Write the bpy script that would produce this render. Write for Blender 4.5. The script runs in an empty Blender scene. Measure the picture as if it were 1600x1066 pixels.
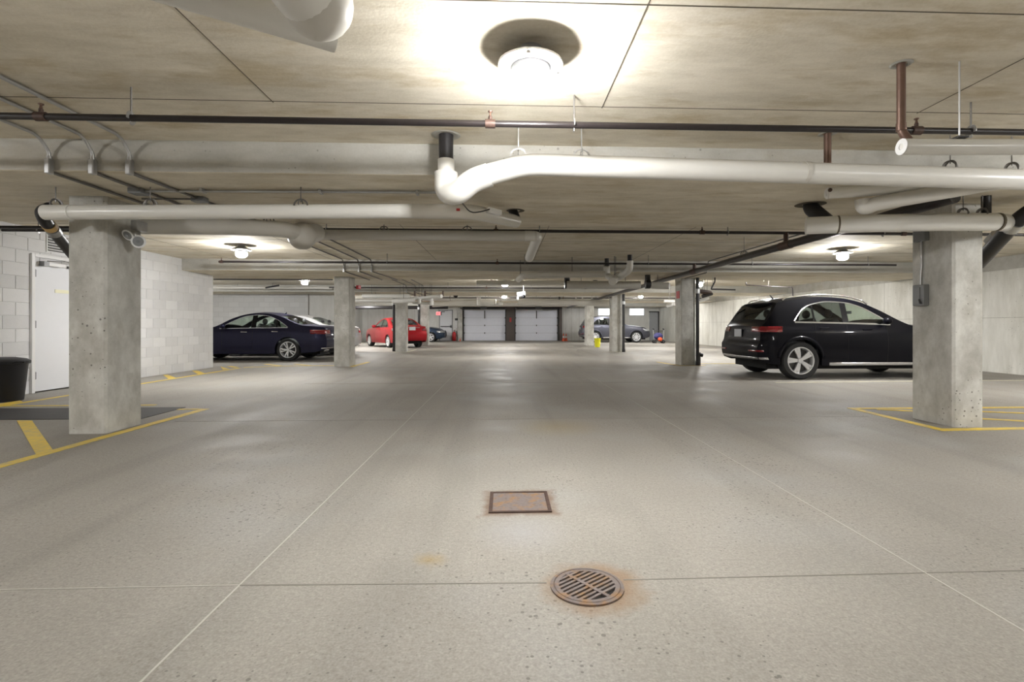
import bpy, bmesh, math, random
from mathutils import Vector, Matrix
random.seed(7)
scene = bpy.context.scene
COL = scene.collection
PI = math.pi

# ------------------------------------------------------------------ camera, world, exposure
CAM_H = 1.05; FPX = 800.0; YAW = 0.04; PPX = 820.0; HORIZON = 509.0
cam_d = bpy.data.cameras.new('camera'); cam = bpy.data.objects.new('camera', cam_d); COL.objects.link(cam)
cam_d.sensor_width = 36.0; cam_d.sensor_fit = 'HORIZONTAL'; cam_d.lens = 36.0 * FPX / 1600.0
cam_d.shift_x = (800.0 - PPX) / 1600.0; cam_d.shift_y = (HORIZON - 533.0) / 1600.0
cam_d.clip_start = 0.02; cam_d.clip_end = 200
cam.location = (0, 0, CAM_H); cam.rotation_euler = (PI / 2, 0, -YAW)
scene.camera = cam
world = bpy.data.worlds.new('world'); scene.world = world; world.use_nodes = True
world.node_tree.nodes['Background'].inputs[0].default_value = (0.8, 0.82, 0.85, 1)
world.node_tree.nodes['Background'].inputs[1].default_value = 0.05
scene.cycles.caustics_reflective = False; scene.cycles.caustics_refractive = False
scene.cycles.max_bounces = 7; scene.cycles.transmission_bounces = 4; scene.cycles.glossy_bounces = 3
vs = scene.view_settings
vs.view_transform = 'Standard'; vs.look = 'None'; vs.gamma = 1; vs.use_curve_mapping = False
vs.exposure = 1.9
LAMP_STRENGTH = 200.0
LAMP_COLOR = (1.0, 0.99, 0.975)

# ------------------------------------------------------------------ image measurements to world
_c, _s = math.cos(YAW), math.sin(YAW)
def ray(px, py):
    r = (px - PPX) / FPX
    return Vector((r * _c + _s, -r * _s + _c, (HORIZON - py) / FPX))
def at(px, py, t):                 # point at a given distance in front of the lens
    v = ray(px, py) * t; v.z += CAM_H; return v
def at_z(px, py, z):
    return at(px, py, (z - CAM_H) / ray(px, py).z)
def at_y(px, py, y):
    return at(px, py, y / ray(px, py).y)

# ------------------------------------------------------------------ mesh helpers
WO = {}
class MB:
    def __init__(self): self.v = []; self.f = []
    def add(self, vs_, fs):
        o = len(self.v); self.v += [Vector(p) for p in vs_]; self.f += [tuple(i + o for i in q) for q in fs]; return self
    def box(self, x0, x1, y0, y1, z0, z1):
        return self.add([(x0,y0,z0),(x1,y0,z0),(x1,y1,z0),(x0,y1,z0),(x0,y0,z1),(x1,y0,z1),(x1,y1,z1),(x0,y1,z1)],
                        [(0,3,2,1),(4,5,6,7),(0,1,5,4),(1,2,6,5),(2,3,7,6),(3,0,4,7)])
    def bar(self, a, b, w, h=None, up=(0,0,1)):
        a = Vector(a); b = Vector(b); d = (b - a).normalized(); up = Vector(up)
        if abs(d.dot(up)) > .95: up = Vector((0,1,0))
        s = d.cross(up).normalized() * (w / 2); u = s.cross(d).normalized() * ((h or w) / 2)
        p = [a-s-u, a+s-u, a+s+u, a-s+u, b-s-u, b+s-u, b+s+u, b-s+u]
        return self.add(p, [(0,1,2,3),(7,6,5,4),(0,4,5,1),(1,5,6,2),(2,6,7,3),(3,7,4,0)])
    def tube(self, pts, r, n=12, caps=True):
        pts = [Vector(p) for p in pts]; m = len(pts)
        rs = r if isinstance(r, (list, tuple)) else [r] * m
        tang = []
        for i in range(m):
            t = Vector((0,0,0))
            if i > 0: t += (pts[i] - pts[i-1]).normalized()
            if i < m - 1: t += (pts[i+1] - pts[i]).normalized()
            tang.append(t.normalized())
        ref = Vector((0,0,1)) if abs(tang[0].z) < .9 else Vector((0,1,0))
        u = tang[0].cross(ref).normalized()
        V = []; F = []
        for i in range(m):
            u = (u - tang[i] * u.dot(tang[i])).normalized(); w = tang[i].cross(u)
            for k in range(n):
                a = 2 * PI * k / n
                V.append(pts[i] + (u * math.cos(a) + w * math.sin(a)) * rs[i])
        for i in range(m - 1):
            for k in range(n):
                k2 = (k + 1) % n
                F.append((i*n+k, i*n+k2, (i+1)*n+k2, (i+1)*n+k))
        if caps:
            F.append(tuple(range(n))[::-1]); F.append(tuple((m-1)*n + k for k in range(n)))
        return self.add(V, F)
    def lathe(self, prof, n=24, center=(0,0,0), axis='z', cap0=False, cap1=False):
        cx, cy, cz = center; V = []; F = []; m = len(prof)
        for (r, h) in prof:
            for k in range(n):
                a = 2 * PI * k / n; x, y = r * math.cos(a), r * math.sin(a)
                V.append((cx+x, cy+y, cz+h) if axis == 'z' else ((cx+x, cy+h, cz+y) if axis == 'y' else (cx+h, cy+x, cz+y)))
        for i in range(m - 1):
            for k in range(n):
                k2 = (k + 1) % n; F.append((i*n+k, i*n+k2, (i+1)*n+k2, (i+1)*n+k))
        if cap0: F.append(tuple(range(n))[::-1])
        if cap1: F.append(tuple((m-1)*n+k for k in range(n)))
        return self.add(V, F)
    def sphere(self, c, r, n=16, m=8, sq=(1,1,1)):
        V = []; F = []
        for i in range(m + 1):
            th = PI * i / m
            for k in range(n):
                a = 2 * PI * k / n
                V.append((c[0]+r*sq[0]*math.sin(th)*math.cos(a), c[1]+r*sq[1]*math.sin(th)*math.sin(a), c[2]+r*sq[2]*math.cos(th)))
        for i in range(m):
            for k in range(n):
                k2 = (k+1) % n; F.append((i*n+k, (i+1)*n+k, (i+1)*n+k2, i*n+k2))
        return self.add(V, F)
    def grid(self, rows):
        n = len(rows[0]); V = [p for r in rows for p in r]; F = []
        for i in range(len(rows) - 1):
            for j in range(n - 1):
                F.append((i*n+j, i*n+j+1, (i+1)*n+j+1, (i+1)*n+j))
        return self.add(V, F)
    def prism(self, poly, z0, z1):
        n = len(poly)
        V = [(x, y, z0) for x, y in poly] + [(x, y, z1) for x, y in poly]
        return self.add(V, [tuple(range(n))[::-1], tuple(range(n, 2*n))] + [(i, (i+1) % n, n+(i+1) % n, n+i) for i in range(n)])
    def build(self, name, mat, parent=None, smooth=None, bevel=0, weld=False, origin=None, fixn=True, thick=0):
        v = self.v
        if origin is None:
            xs = [p.x for p in v]; ys = [p.y for p in v]; zs = [p.z for p in v]
            origin = Vector(((min(xs)+max(xs))/2, (min(ys)+max(ys))/2, min(zs)))
        origin = Vector(origin)
        me = bpy.data.meshes.new(name)
        me.from_pydata([p - origin for p in v], [], self.f)
        if weld or fixn:
            bm = bmesh.new(); bm.from_mesh(me)
            if weld: bmesh.ops.remove_doubles(bm, verts=bm.verts, dist=1e-5)
            bmesh.ops.recalc_face_normals(bm, faces=bm.faces)
            bm.to_mesh(me); bm.free()
        if smooth:
            me.shade_smooth(); me.set_sharp_from_angle(angle=math.radians(smooth))
        me.materials.append(mat)
        o = bpy.data.objects.new(name, me); COL.objects.link(o)
        WO[o] = origin
        if parent:
            o.parent = parent; o.location = origin - WO[parent]
        else: o.location = origin
        if bevel:
            b = o.modifiers.new('bevel', 'BEVEL'); b.width = bevel; b.segments = 2; b.limit_method = 'ANGLE'
        if thick:
            s = o.modifiers.new('solid', 'SOLIDIFY'); s.thickness = thick; s.offset = 0
        return o

def tag(o, label=None, cat=None, group=None, kind=None):
    if label: o['label'] = label
    if cat: o['category'] = cat
    if group: o['group'] = group
    if kind: o['kind'] = kind
    return o
def thing(name, label, cat, loc, group=None, local=False):
    o = bpy.data.objects.new(name, None); COL.objects.link(o); o.empty_display_size = .1
    o.location = loc; WO[o] = Vector((0,0,0)) if local else Vector(loc)
    return tag(o, label, cat, group)
def fillet(pts, r, n=6):
    pts = [Vector(p) for p in pts]; out = [pts[0]]
    for i in range(1, len(pts) - 1):
        a, b, c = pts[i-1], pts[i], pts[i+1]
        d1 = (a - b); d2 = (c - b); rr = min(r, d1.length * .49, d2.length * .49)
        p0 = b + d1.normalized() * rr; p2 = b + d2.normalized() * rr
        for k in range(n + 1):
            t = k / n; out.append(p0 * (1-t)**2 + b * 2*t*(1-t) + p2 * t*t)
    out.append(pts[-1]); return out
def interp(pts):
    xs = [p[0] for p in pts]; ys = [p[1] for p in pts]; n = len(xs)
    h = [xs[i+1]-xs[i] for i in range(n-1)]; dl = [(ys[i+1]-ys[i])/h[i] for i in range(n-1)]
    m = [dl[0]] + [0 if dl[i-1]*dl[i] <= 0 else 2*dl[i-1]*dl[i]/(dl[i-1]+dl[i]) for i in range(1, n-1)] + [dl[-1]]
    def f(x):
        if x <= xs[0]: return ys[0]
        if x >= xs[-1]: return ys[-1]
        i = 0
        while x > xs[i+1]: i += 1
        t = (x - xs[i]) / h[i]
        return ((1+2*t)*(1-t)**2)*ys[i] + t*(1-t)**2*h[i]*m[i] + t*t*(3-2*t)*ys[i+1] + t*t*(t-1)*h[i]*m[i+1]
    return f
def lin(a, b, n): return [a + (b - a) * i / (n - 1) for i in range(n)]

# ------------------------------------------------------------------ materials
def new_mat(name):
    m = bpy.data.materials.new(name); m.use_nodes = True
    nt = m.node_tree; return m, nt, nt.nodes['Principled BSDF']
def plain(name, col, rough=.5, metal=0.0, coat=0.0, noise=0.06, nscale=8, spec=.5):
    m, nt, b = new_mat(name)
    b.inputs['Roughness'].default_value = rough; b.inputs['Metallic'].default_value = metal
    b.inputs['Coat Weight'].default_value = coat; b.inputs['Coat Roughness'].default_value = .04
    b.inputs['Specular IOR Level'].default_value = spec
    tc = nt.nodes.new('ShaderNodeTexCoord'); nz = nt.nodes.new('ShaderNodeTexNoise'); nz.inputs['Scale'].default_value = nscale
    nt.links.new(tc.outputs['Object'], nz.inputs['Vector'])
    mx = nt.nodes.new('ShaderNodeMix'); mx.data_type = 'RGBA'
    mx.inputs[6].default_value = tuple(max(0, c * (1 - noise)) for c in col) + (1,)
    mx.inputs[7].default_value = tuple(min(1, c * (1 + noise)) for c in col) + (1,)
    nt.links.new(nz.outputs['Fac'], mx.inputs[0]); nt.links.new(mx.outputs[2], b.inputs['Base Color'])
    return m
def emit(name, col, strength, base=(1,1,1)):
    m, nt, b = new_mat(name)
    b.inputs['Base Color'].default_value = (*base, 1)
    b.inputs['Emission Color'].default_value = (*col, 1); b.inputs['Emission Strength'].default_value = strength
    return m
class NT:
    def __init__(self, nt): self.nt = nt
    def n(self, t, **kw):
        x = self.nt.nodes.new('ShaderNode' + t)
        for k, v in kw.items(): setattr(x, k, v)
        return x
    def l(self, a, b): self.nt.links.new(a, b)
    def noise(self, vec, scale, detail=4, rough=.55):
        x = self.n('TexNoise'); x.inputs['Scale'].default_value = scale; x.inputs['Detail'].default_value = detail; x.inputs['Roughness'].default_value = rough
        self.l(vec, x.inputs['Vector']); return x.outputs['Fac']
    def ramp(self, fac, a, b, c0=0.0, c1=1.0):
        x = self.n('MapRange'); x.inputs['From Min'].default_value = a; x.inputs['From Max'].default_value = b
        x.inputs['To Min'].default_value = c0; x.inputs['To Max'].default_value = c1; self.l(fac, x.inputs['Value']); return x.outputs['Result']
    def mix(self, fac, a, b, blend='MIX'):
        x = self.n('Mix', data_type='RGBA', blend_type=blend)
        for sock, val in ((0, fac), (6, a), (7, b)):
            if hasattr(val, 'is_output'): self.l(val, x.inputs[sock])
            elif sock == 0: x.inputs[0].default_value = val
            else: x.inputs[sock].default_value = (*val, 1)
        return x.outputs[2]
    def math(self, op, a, b=None):
        x = self.n('Math', operation=op)
        for i, v in enumerate((a, b)):
            if v is None: continue
            if hasattr(v, 'is_output'): self.l(v, x.inputs[i])
            else: x.inputs[i].default_value = v
        return x.outputs[0]
    def mapping(self, vec, sc, rot=(0,0,0)):
        x = self.n('Mapping'); x.inputs['Scale'].default_value = sc; x.inputs['Rotation'].default_value = rot; self.l(vec, x.inputs['Vector']); return x.outputs['Vector']
def concrete(name, c_light, c_dark, stain=None, stain_amt=.5, scale=1.0, grain=(1,1,1), pits=0.0, rough=.75, bump=.15, speck=.1, pit_scale=22):
    m, nt, b = new_mat(name); g = NT(nt)
    geo = g.n('NewGeometry'); pos = geo.outputs['Position']
    st = g.mapping(pos, grain)
    n1 = g.noise(st, .55*scale, 3); n2 = g.noise(st, 3.0*scale, 4, .65); n3 = g.noise(pos, 60, 2)
    f = g.math('ADD', g.math('MULTIPLY', n1, .45), g.math('MULTIPLY', n2, .55))
    col = g.mix(g.ramp(f, .38, .62), c_dark, c_light)
    if stain:
        n4 = g.noise(st, 1.3*scale, 4, .7)
        col = g.mix(g.math('MULTIPLY', g.ramp(n4, .5, .68), stain_amt), col, stain)
    col = g.mix(speck, col, g.mix(n3, (.0,.0,.0), (1,1,1)), 'SOFT_LIGHT')
    hgt = g.math('ADD', g.math('MULTIPLY', n2, .5), g.math('MULTIPLY', n3, .25))
    if pits:
        v = g.n('TexVoronoi'); v.inputs['Scale'].default_value = pit_scale; g.l(pos, v.inputs['Vector'])
        area = g.ramp(g.noise(pos, 1.1, 3), .36, .60)
        rnd = g.n('SeparateColor'); g.l(v.outputs['Color'], rnd.inputs[0])
        size = g.math('MULTIPLY', g.math('MULTIPLY', rnd.outputs[0], .26), area)
        p = g.math('LESS_THAN', v.outputs['Distance'], size)
        col = g.mix(g.math('MULTIPLY', p, pits), col, (.10,.09,.075))
        hgt = g.math('SUBTRACT', hgt, g.math('MULTIPLY', p, .6))
    g.l(col, b.inputs['Base Color']); b.inputs['Roughness'].default_value = rough
    bp = g.n('Bump'); bp.inputs['Strength'].default_value = bump; bp.inputs['Distance'].default_value = .02
    g.l(hgt, bp.inputs['Height']); g.l(bp.outputs[0], b.inputs['Normal'])
    return m
DRAIN = (0.332, 2.047); COVER = (0.09, 3.045)
def floor_mat():
    m, nt, b = new_mat('floor_concrete'); g = NT(nt)
    geo = g.n('NewGeometry'); pos = geo.outputs['Position']
    n1 = g.noise(pos, .28, 3); n2 = g.noise(pos, 1.6, 4, .6); n3 = g.noise(pos, 110, 1); n5 = g.noise(pos, .9, 2)
    f = g.math('ADD', g.math('MULTIPLY', n1, .65), g.math('MULTIPLY', n2, .35))
    col = g.mix(g.ramp(f, .36, .64), (.262,.244,.218), (.362,.342,.306))
    col = g.mix(g.math('MULTIPLY', g.ramp(n5, .52, .7), .35), col, (.36,.365,.36))       # greyer worn patches
    tr = g.noise(g.mapping(pos, (2.2, .12, 1)), 1.0, 4)
    col = g.mix(g.math('MULTIPLY', g.ramp(tr, .52, .72), .40), col, (.19,.178,.16))       # tyre traffic streaks
    col = g.mix(.40, col, g.mix(n3, (0,0,0), (1,1,1)), 'SOFT_LIGHT')
    nm = g.noise(pos, 45, 2, .8)
    col = g.mix(.22, col, g.mix(g.ramp(nm,.3,.7), (.1,.1,.1), (.9,.9,.9)), 'SOFT_LIGHT')
    v = g.n('TexVoronoi'); v.inputs['Scale'].default_value = 40; g.l(pos, v.inputs['Vector'])
    rnd = g.n('SeparateColor'); g.l(v.outputs['Color'], rnd.inputs[0])
    big = g.math('GREATER_THAN', rnd.outputs[0], .40)
    size = g.math('MULTIPLY', g.math('MULTIPLY', rnd.outputs[1], .42), g.math('MULTIPLY', big, g.ramp(g.noise(pos, .8, 3), .3, .65)))
    p = g.math('LESS_THAN', v.outputs['Distance'], size)
    col = g.mix(g.math('MULTIPLY', p, .6), col, (.10,.095,.085))
    # rust creeping out from the iron frames
    nr = g.noise(pos, 9, 5, .65)
    def rust(cx, cy, r0, r1, square=False, amt=.8, off=(0,0)):
        sx = g.n('SeparateXYZ'); g.l(pos, sx.inputs[0])
        dx = g.math('ABSOLUTE', g.math('SUBTRACT', sx.outputs[0], cx+off[0])); dy = g.math('ABSOLUTE', g.math('SUBTRACT', sx.outputs[1], cy+off[1]))
        d = g.math('MAXIMUM', dx, dy) if square else g.math('SQRT', g.math('ADD', g.math('MULTIPLY', dx, dx), g.math('MULTIPLY', dy, dy)))
        d = g.math('ADD', d, g.math('MULTIPLY', g.math('SUBTRACT', nr, .5), .16))
        return g.math('MULTIPLY', g.ramp(d, r0, r1, 1, 0), amt)
    col = g.mix(rust(*COVER, .175, .235, True, .75), col, (.17,.10,.06))
    col = g.mix(rust(*DRAIN, .14, .24, False, .6, (.03,-.0)), col, (.25,.14,.06))
    col = g.mix(rust(-.33, 2.31, .0, .09, False, .5), col, (.33,.22,.06))
    col = g.mix(rust(.55, 5.3, .05, .5, False, .35), col, (.36,.27,.10))
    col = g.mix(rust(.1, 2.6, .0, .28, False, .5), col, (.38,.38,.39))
    g.l(col, b.inputs['Base Color'])
    g.l(g.ramp(n2, .3, .7, .5, .72), b.inputs['Roughness'])
    b.inputs['Specular IOR Level'].default_value = .25
    bp = g.n('Bump'); bp.inputs['Strength'].default_value = .12; bp.inputs['Distance'].default_value = .01
    g.l(g.math('SUBTRACT', g.math('MULTIPLY', n3, .3), g.math('MULTIPLY', p, .5)), bp.inputs['Height']); g.l(bp.outputs[0], b.inputs['Normal'])
    return m
def block_mat(name, base, var=.10):
    m, nt, b = new_mat(name); g = NT(nt)
    geo = g.n('NewGeometry'); pos = geo.outputs['Position']; oi = g.n('ObjectInfo')
    n2 = g.noise(pos, 6, 5); n3 = g.noise(pos, 120, 2)
    lo = tuple(c*(1-var) for c in base); hi = tuple(min(1, c*(1+var)) for c in base)
    col = g.mix(oi.outputs['Random'], lo, hi)
    col = g.mix(.25, col, g.mix(n2, (.1,.1,.1), (.9,.9,.9)), 'SOFT_LIGHT')
    g.l(col, b.inputs['Base Color']); b.inputs['Roughness'].default_value = .8
    bp = g.n('Bump'); bp.inputs['Strength'].default_value = .35; bp.inputs['Distance'].default_value = .01; g.l(n3, bp.inputs['Height']); g.l(bp.outputs[0], b.inputs['Normal'])
    return m
def brick_mat(name):
    m, nt, b = new_mat(name); g = NT(nt)
    tc = g.n('TexCoord'); mp = g.n('Mapping'); mp.inputs['Rotation'].default_value = (PI/2, 0, 0); g.l(tc.outputs['Object'], mp.inputs['Vector'])
    br = g.n('TexBrick'); br.inputs['Scale'].default_value = 1; br.inputs['Brick Width'].default_value = .4; br.inputs['Row Height'].default_value = .2
    br.inputs['Mortar Size'].default_value = .006; br.inputs['Color1'].default_value = (.74,.74,.735,1); br.inputs['Color2'].default_value = (.66,.66,.65,1); br.inputs['Mortar'].default_value = (.58,.58,.57,1)
    g.l(mp.outputs[0], br.inputs['Vector']); g.l(br.outputs['Color'], b.inputs['Base Color']); b.inputs['Roughness'].default_value = .8
    return m
def glass_mat(name, tint, refl=1.0):
    m = bpy.data.materials.new(name); m.use_nodes = True; nt = m.node_tree; nt.nodes.clear(); g = NT(nt)
    out = g.n('OutputMaterial'); tr = g.n('BsdfTransparent'); tr.inputs[0].default_value = (*tint, 1)
    gl = g.n('BsdfGlossy'); gl.inputs['Roughness'].default_value = .02
    lw = g.n('LayerWeight'); lw.inputs['Blend'].default_value = .5
    fac = g.math('ADD', g.math('MULTIPLY', g.math('POWER', lw.outputs['Facing'], 4.0), .6*refl), .045)
    mx = g.n('MixShader'); g.l(fac, mx.inputs[0]); g.l(tr.outputs[0], mx.inputs[1]); g.l(gl.outputs[0], mx.inputs[2]); g.l(mx.outputs[0], out.inputs[0])
    return m

M = {}
M['floor'] = floor_mat()
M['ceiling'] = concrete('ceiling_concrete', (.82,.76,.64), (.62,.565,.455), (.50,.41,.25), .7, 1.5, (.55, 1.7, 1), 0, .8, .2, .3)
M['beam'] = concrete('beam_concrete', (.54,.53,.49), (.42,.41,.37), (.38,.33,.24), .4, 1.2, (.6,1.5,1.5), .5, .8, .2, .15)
M['pillar'] = concrete('pillar_concrete', (.66,.655,.615), (.42,.41,.375), (.34,.32,.275), .65, 1.8, (1,1,.7), .75, .78, .2, .15, 24)
M['wall'] = concrete('wall_concrete', (.80,.79,.74), (.62,.61,.55), (.48,.46,.39), .5, .9, (1.4,1.4,.35), .4, .8, .2, .12)
M['endwall'] = concrete('end_wall_concrete', (.80,.795,.77), (.68,.675,.64), (.58,.56,.51), .4, .9, (1.4,1.4,.4), 0, .8, .1, .1)
M['block'] = block_mat('painted_block', (.72,.72,.725), .07)
M['mortar'] = plain('mortar', (.66,.66,.66), .9)
M['cmu_far'] = brick_mat('far_block_wall')
M['seam'] = plain('form_seam', (.13,.11,.08), .9)
M['joint'] = plain('joint_sealant', (.47,.45,.41), .8)
M['joint_dark'] = plain('joint_dark', (.245,.23,.205), .9)
def paint_mat():
    m, nt, b = new_mat('yellow_line_paint'); g = NT(nt)
    geo = g.n('NewGeometry'); pos = geo.outputs['Position']
    n = g.noise(pos, 12, 6, .7); n2 = g.noise(pos, 1.4, 3)
    col = g.mix(g.ramp(g.math('ADD', n, g.math('MULTIPLY', n2, .5)), .62, .98), (.82,.58,.05), (.50,.42,.20))
    g.l(col, b.inputs['Base Color']); b.inputs['Roughness'].default_value = .65
    return m
M['yellow'] = paint_mat()
M['black_paint'] = plain('black_floor_paint', (.032,.03,.03), .6, noise=.35, nscale=5)
M['pale_line'] = plain('worn_pale_line', (.56,.53,.40), .7, noise=.2)
M['pvc'] = plain('white_pvc_jacket', (.74,.73,.69), .28, noise=.02)
M['pvc_grey'] = plain('offwhite_pvc', (.62,.60,.55), .32, noise=.03)
M['black_pipe'] = plain('black_iron_pipe', (.018,.014,.014), .32, .0, noise=.4, nscale=30)
M['abs'] = plain('black_abs_pipe', (.018,.017,.019), .42)
M['iron'] = plain('rusty_brown_fitting', (.075,.045,.035), .5, .3, noise=.4, nscale=40)
M['copper'] = plain('aged_copper', (.17,.105,.08), .42, .5, noise=.25, nscale=12)
M['galv'] = plain('galvanised_steel', (.50,.50,.50), .38, .8, noise=.12, nscale=20)
M['grey_box'] = plain('grey_steel_box', (.23,.235,.24), .45, .2)
M['rod'] = plain('threaded_rod', (.20,.19,.18), .45, .6)
M['white_paint'] = plain('white_door_paint', (.76,.77,.80), .4, noise=.02)
M['white_metal'] = plain('white_enamel', (.8,.8,.8), .35, noise=.02)
M['garage'] = plain('garage_door_enamel', (.80,.82,.90), .45, noise=.03)
M['dark_metal'] = plain('dark_steel', (.05,.048,.046), .5, .3)
M['brown'] = plain('brown_steel', (.10,.08,.07), .6)
M['grey_door'] = plain('grey_door_paint', (.40,.41,.43), .5)
M['black_plastic'] = plain('black_plastic', (.022,.022,.025), .45, spec=.3)
M['gloss_black'] = plain('gloss_black_trim', (.006,.006,.007), .25, spec=.25)
M['rubber'] = plain('tyre_rubber', (.016,.016,.017), .75)
M['rust'] = plain('rusted_iron', (.075,.045,.035), .8, .2, noise=.55, nscale=18)
def rust_plate():
    m, nt, b = new_mat('rust_mottled_iron'); g = NT(nt)
    geo = g.n('NewGeometry'); pos = geo.outputs['Position']; n = g.noise(pos, 14, 6, .65); n2 = g.noise(pos, 60, 3)
    col = g.mix(g.ramp(n, .48, .68), (.185,.155,.145), (.28,.155,.06)); col = g.mix(g.ramp(n2, .5, .8), col, (.13,.095,.085))
    g.l(col, b.inputs['Base Color']); b.inputs['Roughness'].default_value = .8
    bp = g.n('Bump'); bp.inputs['Strength'].default_value = .4; bp.inputs['Distance'].default_value = .005; g.l(n2, bp.inputs['Height']); g.l(bp.outputs[0], b.inputs['Normal'])
    return m
M['rust_plate'] = rust_plate()
M['pit'] = plain('drain_pit_dark', (.012,.01,.009), .9)
M['red'] = plain('red_enamel', (.55,.02,.025), .35)
M['orange'] = plain('orange_plastic', (.75,.10,.03), .5)
M['yellow_plastic'] = plain('yellow_plastic', (.75,.72,.02), .4)
M['chrome'] = plain('bright_chrome', (.75,.75,.76), .14, 1.0, noise=.02)
M['silver'] = plain('silver_trim', (.60,.60,.61), .25, .9, noise=.02)
M['rim'] = plain('alloy_rim', (.72,.73,.75), .28, .55, noise=.03)
M['lens_red'] = plain('red_lamp_lens', (.20,.003,.008), .12, coat=1)
M['lens_clear'] = plain('clear_lamp_lens', (.55,.57,.6), .1, .6, coat=1)
M['plate'] = plain('number_plate', (.62,.64,.68), .4)
M['interior'] = plain('car_interior', (.03,.03,.034), .7)
M['seat'] = plain('seat_upholstery', (.06,.06,.065), .6)
M['under'] = plain('underbody', (.01,.01,.01), .9)
M['lamp_glass'] = emit('lit_lamp_glass', LAMP_COLOR, LAMP_STRENGTH)
_g = NT(M['lamp_glass'].node_tree)                     # prismatic glass: brighter at the bottom than round the sides
_sx = _g.n('SeparateXYZ'); _g.l(_g.n('NewGeometry').outputs['Normal'], _sx.inputs[0])
_g.l(_g.ramp(_sx.outputs[2], -1.0, 0.0, LAMP_STRENGTH*1.25, LAMP_STRENGTH*.42), M['lamp_glass'].node_tree.nodes['Principled BSDF'].inputs['Emission Strength'])
M['window_glow'] = emit('daylit_window_pane', (.93,.97,1.0), 1.2)
M['exit_face'] = emit('exit_sign_face', (1.0,.25,.28), .22, (.8,.4,.4))
M['exit_letter'] = emit('exit_sign_letter', (1.0,.03,.05), .25, (.6,.02,.03))
M['label_red'] = plain('red_label', (.45,.035,.03), .5)
M['tape'] = plain('tan_tape', (.55,.36,.14), .6)
M['pale_strip'] = plain('pale_yellow_strip', (.85,.83,.62), .5)
M['blue_fabric'] = plain('dark_blue_fabric', (.035,.035,.13), .7)
def car_paint(name, col, metal=.35, coat=.35):
    m = plain(name, col, .4, metal, coat, noise=.02, spec=.06); return m
GLASS = glass_mat('car_glass', (.80,.88,.82))
GLASS_DK = glass_mat('car_privacy_glass', (.30,.33,.33))

# ------------------------------------------------------------------ the shell of the garage
ZS = 2.57; ZB = 2.31
XL = -7.3; XR = 11.0; YEND = 36.0; YBACK = -9.0; XFAR = -13.0
def struct(name, mb, mat, parent=None, **kw):
    o = mb.build(name, mat, parent, **kw)
    if not parent: o['kind'] = 'structure'
    return o
fl = struct('floor', MB().box(XFAR-.3, XR+.3, YBACK-.3, YEND+.3, -.25, 0), M['floor'])
def strip(pts, w, z=.0015, h=.003):
    mb = MB()
    for a, b in zip(pts[:-1], pts[1:]): mb.bar((*a, z), (*b, z), w, h)
    return mb
for x in (-1.07, 1.785, -9.0+12.8):
    if x < 3: strip([(x, .2), (x, 11.5)], .007, .0006, .002).build('joint', M['joint'], fl)
strip([(-3.55, 2.115), (-1.07, 2.115)], .006, .0006, .002).build('joint', M['joint'], fl)
strip([(-1.07, 2.115), (DRAIN[0]-.16, 2.085)], .008, .0006, .002).build('joint', M['joint_dark'], fl)
strip([(DRAIN[0]+.16, 2.095), (4.0, 2.12)], .006, .0006, .002).build('joint', M['joint_dark'], fl)
strip([(-3.6, 5.75), (4.2, 5.75)], .006, .0006, .002).build('joint', M['joint_dark'], fl)
strip([(-3.6, 9.4), (4.2, 9.4)], .006, .0006, .002).build('joint', M['joint_dark'], fl)

ce = struct('ceiling', MB().box(XFAR-.3, XR+.3, YBACK-.3, YEND+.3, ZS, ZS+.3), M['ceiling'])
for x in (-6.2, -3.95, -1.57, .68, 2.95, 5.3, 7.6):
    for (a, b) in ((-3, 2.4), (2.4, 3.55), (6.45, 9.2), (9.2, 11.9)):
        MB().box(x-.003, x+.003, a, b, ZS-.002, ZS+.01).build('form_seam', M['seam'], ce)
for y in (2.40, 3.53, 7.9, 9.2, 10.4):
    MB().box(-7.2, 10.9, y-.003, y+.003, ZS-.002, ZS+.01).build('form_seam', M['seam'], ce)

BEAMS = [(4.31, 6.45), (11.9, 14.1), (19.4, 21.5), (26.2, 28.3), (33.2, 34.6)]
for i, (a, b) in enumerate([(-3.8, -1.7)] + BEAMS):
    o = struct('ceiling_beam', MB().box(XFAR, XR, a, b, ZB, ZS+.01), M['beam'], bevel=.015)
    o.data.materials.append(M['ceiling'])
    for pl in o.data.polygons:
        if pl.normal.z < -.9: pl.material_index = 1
    o['label'] = ['wide concrete beam behind the camera', 'wide shallow concrete beam over the nearest pair of pillars', 'concrete beam over the pillars by the dark sedan', 'concrete beam over the pillars by the red car', 'far concrete beam near the garage doors', 'last concrete beam in front of the garage doors'][i]

# left block wall with its door
DY0, DY1, DZ = 8.19, 9.17, 2.17
wl = struct('wall_left', MB().box(XL-.22, XL-.006, YBACK, DY0, 0, ZS).box(XL-.22, XL-.006, DY1, 13.15, 0, ZS).box(XL-.22, XL-.006, DY0, DY1, DZ, ZS), M['mortar'])
BH, BW = .2, .4
_bm = {}
def block_mesh(L, Hh):
    key = (round(L, 3), round(Hh, 3))
    if key not in _bm:
        mb = MB(); e = .003
        x0, x1 = -.008, 0
        y0, y1, z0, z1 = .003, L-.003, .003, Hh-.003
        mb.add([(x0,y0,z0),(x0,y1,z0),(x0,y1,z1),(x0,y0,z1),(x1,y0+e,z0+e),(x1,y1-e,z0+e),(x1,y1-e,z1-e),(x1,y0+e,z1-e)],
               [(4,5,6,7),(0,1,5,4),(1,2,6,5),(2,3,7,6),(3,0,4,7)])
        me = bpy.data.meshes.new('block'); me.from_pydata(mb.v, [], mb.f); me.materials.append(M['block']); _bm[key] = me
    return _bm[key]
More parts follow.
